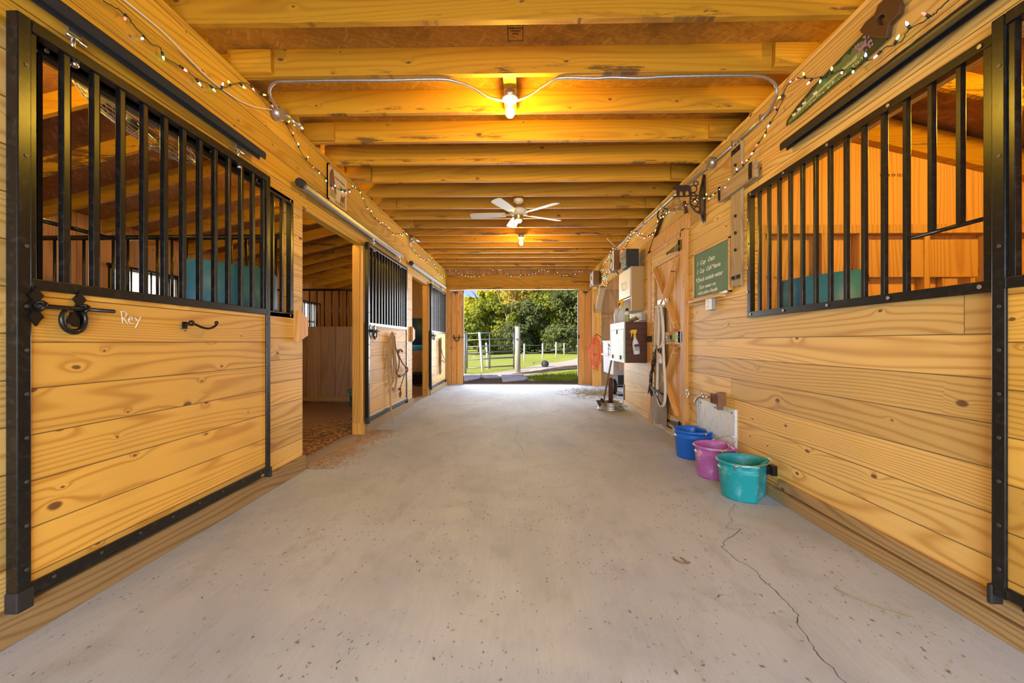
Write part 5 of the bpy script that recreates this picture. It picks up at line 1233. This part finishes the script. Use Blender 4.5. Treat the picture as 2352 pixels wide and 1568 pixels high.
for k in range(3):
    m = MB().prism([(.05, -.05), (.28, -.11), (.30, .05), (.06, .05)], 2, -.002, .002); q = mt @ Matrix.Rotation(2.1*k, 4, 'Z') @ Matrix.Rotation(.35, 4, 'X'); m.v = [q @ v for v in m.v]; obj('fan_blade', m, 'galv', t)
obj('hanging_chain', MB().tube([(-2.42, 2.66, 2.55), (-2.42, 2.70, 2.95)], .006, 5).tube([(-2.2, 2.7, 2.40), (-2.2, 2.74, 2.95)], .005, 5), 'iron', t)
# litter on the floor
def litter(name, n, fn, mat, label, cat, ln=(.008, .03)):
    m = MB()
    for i in range(n):
        x, y, z = fn(); a = R.uniform(0, PI); l = R.uniform(*ln); w = l*R.uniform(.12, .4); dz = R.uniform(0, .004)
        c, s = math.cos(a), math.sin(a)
        q = [(x-c*l-s*w, y-s*l+c*w, z+.001), (x-c*l+s*w, y-s*l-c*w, z+.002+dz), (x+c*l+s*w, y+s*l-c*w, z+.002), (x+c*l-s*w, y+s*l+c*w, z+.002+dz)]
        m.add(q, [(0, 1, 2, 3)])
    tag(obj(name, m, mat), label, cat, None, 'stuff')
litter('wood_shavings', 2600, lambda: (-1.88+abs(R.gauss(0, .16)), R.uniform(3.66, 5.3), 0), 'flake', 'wood shavings spilled along the open stall doorway', 'shavings', (.004, .016))
litter('stall_bedding', 4200, lambda: (R.uniform(-3.6, -2.0), R.uniform(3.9, 7.1), .02+.03*R.random()), 'flake', 'loose shavings bedding on the floor of the open stall', 'bedding', (.008, .03))
litter('hay_litter', 1500, lambda: (R.gauss(1.75, .33), R.gauss(9.3, .45), 0), 'hay', 'scattered hay on the concrete near the far right alcove', 'hay', (.01, .05))
litter('floor_debris', 1100, lambda: (R.uniform(-1.75, 1.7), 1.2+9*R.random()**1.5, 0), plain('dark_chaff', (.16, .11, .07), .9, var=.5, vs=50), 'scattered dark chaff and straw bits over the concrete aisle', 'debris', (.0018, .0075))
tag(obj('straw_stalk', MB().tube(smooth_path([(1.40, 1.93, .004), (1.42, 1.86, .006), (1.47, 1.79, .004), (1.56, 1.72, .003)], 4), .0022, 5), 'hay'), 'single long bent straw on the concrete near the right baseboard', 'straw')
tag(obj('dark_twig', MB().tube([(.775, 2.17, .004), (.80, 2.13, .005), (.845, 2.14, .003)], .003, 5).tube([(.815, 2.19, .003), (.83, 2.15, .004)], .0025, 5), 'loghandle'), 'short dark twig bent in two on the concrete in front of the teal bucket', 'twig')

# ------------------------------------------------------------------ outdoors
def gz(x, y):       # ground height beyond the barn
    d = max(0, y-13)
    h = -.02+.012*max(0, x-.5)*min(1, d/14)*1.6+.0008*max(0, d-18)**1.5
    return h+.04*math.sin(x*.9+y*.35)*min(1, d/6)
m = MB(); nx, ny = 60, 60; V = []
xs = [-45+90*(i/nx) for i in range(nx+1)]; xs = [math.copysign(abs(x/45)**1.7*45, x) for x in xs]
yy = [YE+.02+(75-YE)*(j/ny)**1.8 for j in range(ny+1)]
for y in yy:
    for x in xs: V.append((x, y, gz(x, y)))
m.add(V, [(j*(nx+1)+i, j*(nx+1)+i+1, (j+1)*(nx+1)+i+1, (j+1)*(nx+1)+i) for j in range(ny) for i in range(nx)], True)
for j in range(ny):
    for i in range(nx):
        k = j*nx+i; y = (yy[j]+yy[j+1])/2; x = (xs[i]+xs[i+1])/2
struct('ground_meadow', m, 'lawn')
m = MB()
m.add([(-60, -40, -.2), (60, -40, -.2), (60, YE+.1, -.2), (-60, YE+.1, -.2)], [(0, 1, 2, 3)])
struct('ground_yard', m, 'gravel')
def strip(L, Rr, name, mat, dz):
    m = MB(); n = 24; V = []
    for k in range(n+1):
        f = k/n
        def at(P):
            t = f*(len(P)-1); i = min(int(t), len(P)-2); u = t-i
            return (P[i][0]*(1-u)+P[i+1][0]*u, P[i][1]*(1-u)+P[i+1][1]*u)
        a, b = at(L), at(Rr)
        for q in range(7):
            x = a[0]+(b[0]-a[0])*q/6; y = a[1]+(b[1]-a[1])*q/6; V.append((x+R.uniform(-.05, .05), y+R.uniform(-.08, .08), gz(x, y)+dz*(1 if 0 < q < 6 else .3)))
    m.add(V, [(k*7+q, k*7+q+1, (k+1)*7+q+1, (k+1)*7+q) for k in range(n) for q in range(6)], True)
    return struct(name, m, mat)
strip([(-3.2, 13.6), (-1.3, 15.2), (.4, 18.6), (2.2, 24.0), (5.0, 30.0), (11., 36.)], [(-2.0, 12.2), (-.4, 13.4), (1.0, 15.6), (2.8, 18.6), (5.2, 21.5), (10., 25.)], 'path_gravel', 'gravel', .02)
strip([(-.5, 14.6), (.6, 16.4), (1.6, 18.2), (3.2, 21.0), (6.5, 24.2)], [(-.6, 14.0), (.8, 15.4), (2.0, 16.9), (3.8, 19.2), (7, 21.8)], 'path_rut', 'soil', .03)
m = MB().add([(-3, YE+.02, .0), (3, YE+.02, .0), (3, 12.4, .005), (.4, 11.9, .006), (-.3, 13.0, .006), (-3, 13.2, .006)], [(0, 1, 2, 3, 4, 5)])
struct('ground_soil', m, 'soil')
for i, (pts, l) in enumerate((([(-1.9, 13.9), (-1.3, 14.3), (-1.2, 12.6), (-1.52, 11.75), (-2.2, 11.9)], 'broken stone slab lying by the gate hinge post outside the doorway'),
                              ([(-1.2, 13.6), (-.75, 13.8), (-.62, 12.9), (-1.05, 12.7)], 'smaller stone slab between the two large slabs outside'),
                              ([(-.62, 14.0), (.06, 14.2), (.23, 12.6), (.12, 12.1), (-.48, 11.55)], 'flat stone slab in front of the round fence post outside'))):
    m = MB().prism(pts, 2, .0, .045); tag(obj('stone_slab', m, 'slabstone', None, .012), l, 'slab', 'stone slabs outside the far door')
# gate and fence
g = thing('pipe_gate', (-1.3, 17.2, .1), 'grey six rail pipe gate standing outside the far doorway', 'gate')
A, Bq = Vector((-2.12, 17.0, 0)), Vector((-.26, 17.4, 0))
zs = [.08, .42, .68, .93, 1.2, 1.46]; zr = [v+.05 for v in zs]
for k, (za, zb) in enumerate(zip(zs, zr)): obj('rail', MB().tube([A+Vector((0, 0, za-.03)), Bq+Vector((0, 0, zb+.0))], .026, 8), 'gate', g)
for p, l, h in ((A, -.03, 1.47), (Bq, .0, 1.53), (A.lerp(Bq, .48), 0, 1.46)): obj('upright', MB().tube([p+Vector((0, 0, .03)), p+Vector((0, 0, h-.02))], .028, 8), 'gate', g)
obj('chain', MB().tube([(-.26, 17.4, .9), (-.12, 16.6, .95), (-.09, 15.75, .9)], .008, 5), 'iron', g)
t = thing('round_fence_post', (-.09, 15.6, 0), 'tall round grey wooden post on which the pipe gate closes', 'fence post')
obj('shaft', MB().tube([(-.09, 15.6, -.05), (-.09, 15.6, 1.66)], [.105, .098], 14), 'post_grey', t)
obj('latch_ring', MB().tube([(-.12+.03*math.cos(a), 15.49, 1.2+.03*math.sin(a)) for a in [2*PI*k/10 for k in range(10)]], .006, 5, True), 'iron', t)
t = thing('round_fence_post', (-2.02, 14.6, 0), 'round grey post at the left edge of the far doorway that carries the gate', 'fence post')
obj('shaft', MB().tube([(-2.02, 15.3, -.05), (-2.02, 15.3, 1.38)], [.10, .09], 12), 'post_grey', t)
for i, (x0, y, x1, h, r, l) in enumerate(((-1.44, 16.5, -1.58, 1.52, .055, 'thick leaning white post behind the pipe gate'), (-1.36, 18.2, -1.45, 1.12, .045, 'slim white post just right of the leaning white post'),
        (.234, 24.5, .234, 1.0, .052, 'white fence post right after the round grey post'), (1.50, 28.5, 1.50, 1.05, .055, 'white fence post, second to the right of the round grey post'),
        (2.65, 31.5, 2.65, 1.05, .055, 'white fence post, third to the right of the round grey post'), (3.55, 34.5, 3.55, .95, .05, 'white fence post, fourth to the right of the round grey post'), (4.7, 39.0, 4.7, .8, .05, 'smallest white fence post, farthest along the rope fence'))):
    z = gz(x0, y); tag(obj('white_fence_post', MB().tube([(x0, y, z-.1), (x1, y, z+h)], [r, r*.92], 10), 'post_white'), l, 'fence post', 'white fence posts outside')
FP = [(-2.0, 18.0), (-1.45, 18.1), (-.2, 20), (.234, 24.5), (1.5, 28.5), (2.65, 31.5), (3.55, 34.5), (4.7, 39)]
for k, (hh, sag, l) in enumerate(((.55, .10, 'lower white rope strung between the white fence posts'), (.93, .03, 'upper thin rope strung between the white fence posts'))):
    pts = []
    Q = FP if k == 0 else FP[3:]
    for i in range(len(Q)-1):
        for j in range(6):
            f = j/6; x = Q[i][0]+(Q[i+1][0]-Q[i][0])*f; y = Q[i][1]+(Q[i+1][1]-Q[i][1])*f
            z0, z1 = gz(*Q[i]), gz(*Q[i+1]); pts.append((x, y, z0+(z1-z0)*f+hh-sag*4*f*(1-f)))
    tag(obj('fence_rope', MB().tube(pts, .014 if k == 0 else .008, 5), 'post_white'), l, 'rope', 'ropes of the paddock fence')
tag(obj('play_ball', MB().ball((1.06, 18.2, gz(1.06, 18.2)+.14), .16, 16), plain('dark_ball', (.05, .045, .06), .7, var=.3, vs=8)), 'dark round ball lying on the path edge outside', 'ball')
# grass in front of the path
m = MB(); n = 0
while n < 9000:
    y = 11.9+R.random()**1.3*6.5; x = R.uniform(-.5, 4.2)
    if y > 13.0+x*1.25+.3 or (y < 12.9 and x < .4): continue
    n += 1; h = R.uniform(.04, .13); a = R.uniform(0, PI); w = .008; z = gz(x, y); dx, dy = R.uniform(-.05, .05), R.uniform(-.05, .05)
    m.add([(x-w*math.cos(a), y-w*math.sin(a), z), (x+w*math.cos(a), y+w*math.sin(a), z), (x+dx, y+dy, z+h)], [(0, 1, 2)])
tag(obj('grass', m, 'grass'), 'tufty green grass beside the path just outside the doorway', 'grass', None, 'stuff')
# trees
def tree(x, y, h, rx, rz, leaf, label, n, base=.2, bark='barkdark', size=.15, trunk=True):
    z0 = gz(x, y); t = thing('tree', (x, y, z0), label, 'tree', 'trees of the wood behind the paddock')
    m = MB().tube([(x, y, z0-.2), (x+.1, y, z0+h*.4), (x-.1, y, z0+h*.8)], [h*.022, h*.016, h*.006], 8)
    lim = []
    for k in range(7):
        a = R.uniform(0, 2*PI); f = R.uniform(.3, .75); p0 = Vector((x+.05, y, z0+h*f)); p1 = p0+Vector((math.cos(a)*rx*.8, math.sin(a)*rx*.8, h*.16)); m.tube([p0, p0.lerp(p1, .5)+Vector((0, 0, .2)), p1], [h*.008, h*.006, h*.002], 5)
    obj('trunk', m, bark, t)
    m = MB(); cl = []
    for k in range(44):
        while True:
            q = Vector((R.uniform(-1, 1), R.uniform(-1, 1), R.uniform(-1, 1)))
            if .25 < q.length < 1: break
        zc = z0+h*base+(h*(1-base))*.5; cl.append((Vector((x+q.x*rx*.8, y+q.y*rx*.8, zc+q.z*h*(1-base)*.42)), R.uniform(.2, .38)*rx*(1.1-.35*max(0, q.z))))
    for i in range(int(n*1.7)):
        c, r = R.choice(cl); d = Vector((R.gauss(0, 1), R.gauss(0, 1), R.gauss(0, 1))).normalized()
        p = c+Vector((d.x, d.y, d.z*.75))*r*R.uniform(.72, 1.05); s = size*R.uniform(.6, 1.3)
        nn = (d+Vector((R.uniform(-.7, .7), R.uniform(-.7, .7), R.uniform(-.3, .9)))).normalized(); u = nn.orthogonal().normalized(); v = nn.cross(u); a = R.uniform(0, PI); u, v = u*math.cos(a)+v*math.sin(a), v*math.cos(a)-u*math.sin(a)
        m.add([p-u*s, p-v*s*.55, p+u*s, p+v*s*.55], [(0, 1, 2, 3)])
    obj('crown', m, leaf, t)
tree(-4.1, 42, 6.9, 2.2, 0, 'leaf1', 'sunlit yellow green tree at the left of the doorway view', 5200, .12)
tree(-1.9, 50, 11.0, 2.6, 0, 'leaf1', 'tall bright tree behind the sunlit yellow green one', 4200, .2, size=.18)
tree(.4, 47, 10.6, 2.9, 0, 'leaf4', 'golden topped tree in the middle of the wood', 4200, .25, 'bark')
tree(3.0, 49, 11.5, 3.1, 0, 'leaf4', 'golden tree right of the pale bare trunk', 4200, .3, size=.18)
tree(-6.9, 44, 4.8, 2.6, 0, 'leaf2', 'mid green tree at the far left edge of the doorway view', 3200, .05)
tree(-2.4, 40, 5.6, 2.5, 0, 'leaf2', 'mid green bushy tree low behind the pipe gate', 4000, .02)
tree(-5.2, 38.5, 3.6, 2.2, 0, 'leaf2', 'low green shrubby tree behind the left end of the gate', 3200, .0)
tree(.8, 42, 5.8, 2.4, 0, 'leaf3', 'deep green tree behind the round grey post', 4200, .02)
tree(2.9, 43, 7.6, 2.6, 0, 'leaf2', 'dark leafy tree right of the middle of the doorway', 4400, .05)
tree(5.2, 42, 8.8, 2.8, 0, 'leaf3', 'tall dark evergreen at the right of the doorway view', 4600, .03)
tree(7.6, 44, 9.5, 2.9, 0, 'leaf3', 'dark evergreen half hidden by the right door panel', 4000, .05)
tree(5.5, 52, 13.5, 3.6, 0, 'leaf3', 'tallest dark tree behind the right evergreen', 4200, .2, size=.18)
tree(8.8, 52, 13., 3.6, 0, 'leaf2', 'big tree at the far right behind the door panel', 3000, .2, size=.18)
tree(3.6, 38, 2.9, 1.8, 0, 'leaf3', 'low dark bush behind the rope fence', 2600, .0, size=.12)
tree(-.6, 38.5, 3.0, 1.9, 0, 'leaf3', 'low dark thicket behind the gate end', 2600, .0, size=.12)
tree(1.5, 45, 3.3, 2.3, 0, 'leaf3', 'low dark bush between the second and third white posts', 2400, .0, size=.12)
tree(-3.4, 45, 3.2, 2.2, 0, 'leaf2', 'low green bush seen through the middle of the gate', 2400, .0, size=.12)
for k, (x, y, h, rx) in enumerate(((-8.5, 56, 6, 4), (-1.0, 58, 8.5, 4.2), (4.5, 60, 9, 4.4), (10.5, 57, 9, 4), (-4.2, 60, 6.5, 3.6))): tree(x, y, h, rx, 0, ('leaf2', 'leaf3', 'leaf2', 'leaf3', 'leaf4')[k], '%s tree deep in the wood, mostly hidden by the front row' % ('far left', 'central', 'right of centre', 'far right', 'left of centre')[k], 2200, .0, size=.22)
t = thing('bare_tree', (-.9, 41, 0), 'pale leafless forked tree trunk standing before the wood', 'tree')
zb = gz(-.9, 39.2)
obj('trunk', MB().tube([(-.9, 39.2, zb), (-1.0, 39.2, zb+1.6), (-1.25, 39.2, zb+3.4), (-1.9, 39.2, zb+5.0), (-2.2, 39.2, zb+5.8)], [.06, .055, .05, .03, .012], 7), 'bark', t)
for a, b in (((-1.1, 2.4), (-.65, 5.4)), ((-1.3, 3.6), (-1.0, 6.0)), ((-1.5, 4.0), (-2.3, 4.5)), ((-.8, 4.4), (-.4, 5.6))): obj('branch', MB().tube([(a[0], 39.2, zb+a[1]), ((a[0]+b[0])/2+.05, 39.2, zb+(a[1]+b[1])/2), (b[0], 39.2, zb+b[1])], [.032, .022, .008], 6), 'bark', t)
t = thing('overhanging_branch', (1.8, 20, 3.4), 'leafy branch tips hanging into the top of the doorway view', 'branch')
obj('twig', MB().tube([(3.9, 20, 4.6), (2.4, 20, 3.85), (1.0, 20, 3.72)], [.04, .025, .008], 6), 'barkdark', t)
m = MB()
for i in range(420):
    x = R.uniform(.7, 3.0); z = 3.78-R.random()**2*.55*(1-abs(x-1.6)/2.2); p = Vector((x, 20+R.uniform(-.4, .4), z)); s = R.uniform(.05, .09)
    u = Vector((R.uniform(-.5, .5), R.uniform(-.5, .5), -1)).normalized(); v = u.orthogonal().normalized(); m.add([p-u*s, p-v*s*.4, p+u*s, p+v*s*.4], [(0, 1, 2, 3)])
obj('leaves', m, 'leaf3', t)

# ------------------------------------------------------------------ daylight and lamps
w = bpy.data.worlds.new('World'); SC.world = w; w.use_nodes = True; nt = w.node_tree; bg = nt.nodes['Background']
tc = nt.nodes.new('ShaderNodeTexCoord'); sp = nt.nodes.new('ShaderNodeSeparateXYZ'); nt.links.new(tc.outputs['Generated'], sp.inputs[0])
def wm(op, a, b):
    x = nt.nodes.new('ShaderNodeMath'); x.operation = op
    for i, v in enumerate((a, b)):
        if isinstance(v, (int, float)): x.inputs[i].default_value = v
        else: nt.links.new(v, x.inputs[i])
    return x.outputs[0]
r = nt.nodes.new('ShaderNodeValToRGB'); nt.links.new(sp.outputs[2], r.inputs[0])
e = r.color_ramp.elements; e[0].position = -.02; e[0].color = (.55, .55, .52, 1); e[1].position = .5; e[1].color = (.10, .26, .80, 1)
q = e.new(.02); q.color = (.62, .74, .95, 1); q = e.new(.14); q.color = (.17, .40, .92, 1)
mx = nt.nodes.new('ShaderNodeMix'); mx.data_type = 'RGBA'
# whitish haze towards the sun side of the sky
nt.links.new(wm('MULTIPLY', wm('MAXIMUM', wm('MULTIPLY', sp.outputs[0], -1.), 0.), wm('SUBTRACT', 1., wm('MAXIMUM', sp.outputs[2], 0.))), mx.inputs[0])
nt.links.new(r.outputs[0], mx.inputs[6]); mx.inputs[7].default_value = (2.6, 2.6, 2.5, 1)
no = nt.nodes.new('ShaderNodeTexNoise'); no.inputs['Scale'].default_value = 4.; no.inputs['Detail'].default_value = 5; nt.links.new(tc.outputs['Generated'], no.inputs['Vector'])
mr = nt.nodes.new('ShaderNodeMapRange'); nt.links.new(no.outputs[0], mr.inputs[0]); mr.inputs[1].default_value = .5; mr.inputs[2].default_value = .68
m2 = nt.nodes.new('ShaderNodeMix'); m2.data_type = 'RGBA'; nt.links.new(mr.outputs[0], m2.inputs[0]); nt.links.new(mx.outputs[2], m2.inputs[6]); m2.inputs[7].default_value = (1.1, 1.1, 1.12, 1)
nt.links.new(m2.outputs[2], bg.inputs[0]); bg.inputs[1].default_value = 1.2
def light(name, typ, loc, rot, energy, color, **k):
    l = bpy.data.lights.new(name, typ); l.energy = energy; l.color = color
    for a, v in k.items(): setattr(l, a, v)
    o = bpy.data.objects.new(name, l); COL.objects.link(o); o.location = loc; o.rotation_euler = rot
    return o
sd = Vector((.74, .45, -.44)).normalized()
s = light('sun', 'SUN', (0, 0, 20), sd.to_track_quat('-Z', 'Y').to_euler(), 10, (1, .90, .70), angle=.01)
def portal(name, loc, dirv, sx, sy, energy, color):
    return light(name, 'AREA', loc, Vector(dirv).to_track_quat('-Z', 'Z').to_euler(), energy, color, shape='RECTANGLE', size=sx, size_y=sy)
# daylight through an added, unseen near doorway, the alcove doorway and the stall windows
portal('daylight_fill_near', (0, -2.62, 1.05), (0, 1, -.3), 3.4, 1.9, 360, (.78, .89, 1))  # fill light added behind the camera, standing for doorway daylight
portal('daylight_alcove_doorway', (4.42, 9.05, 1.2), (-1, 0, 0), 2.5, 2.0, 120, (.86, .93, 1))
portal('daylight_far_doorway', (0, YE+.3, 1.3), (0, -1, 0), 2.8, 2.2, 190, (.86, .93, 1))
for i, (a, b) in enumerate(wins): portal('daylight_window_%d' % i, (XO-.1, (a+b)/2, 1.55), (1, 0, 0), 1.0, .85, 30, (1, .98, .95))
# bulbs added to light stalls and alcove, out of sight from the aisle
for i, (x, y) in enumerate(((-2.95, 2.2), (-2.3, 4.6), (-2.4, 8.55), (3.2, 1.9), (3.6, 8.4))):
    t = thing('unseen_stall_lamp', (x, y, 2.55), ('unseen bare bulb added under the roof of the %s' % ('near left stall', 'open left stall', 'farthest left stall', 'right hand stall', 'right alcove')[i]), 'lamp', 'unseen bulbs added in the stalls')
    obj('cord', MB().tube([(x, y, 2.58), (x, y, 2.95)], .006, 6), 'cordblack', t)
    obj('bulb', MB().lathe([(.001, .05), (.014, .05), (.03, .0), (.022, -.03), (.001, -.04)], (x, y, 2.55), 14), 'bulb', t).scale = ((.85, .85, .85), (.7, .7, .7), (.7, .7, .7), (1.45, 1.45, 1.45), (.4, .4, .4))[i]

cd = bpy.data.cameras.new('Camera'); cam = bpy.data.objects.new('Camera', cd); COL.objects.link(cam)
cam.location = (0, 0, 1.1); cam.rotation_euler = (PI/2, 0, math.atan(18.7/980)); cd.sensor_width = 36; cd.lens = 15.0; cd.clip_start = .02; cd.clip_end = 300
cd.shift_y = 1/2352
SC.camera = cam
SC.view_settings.view_transform = 'Standard'; SC.view_settings.look = 'None'; SC.view_settings.gamma = 1; SC.view_settings.exposure = -.22
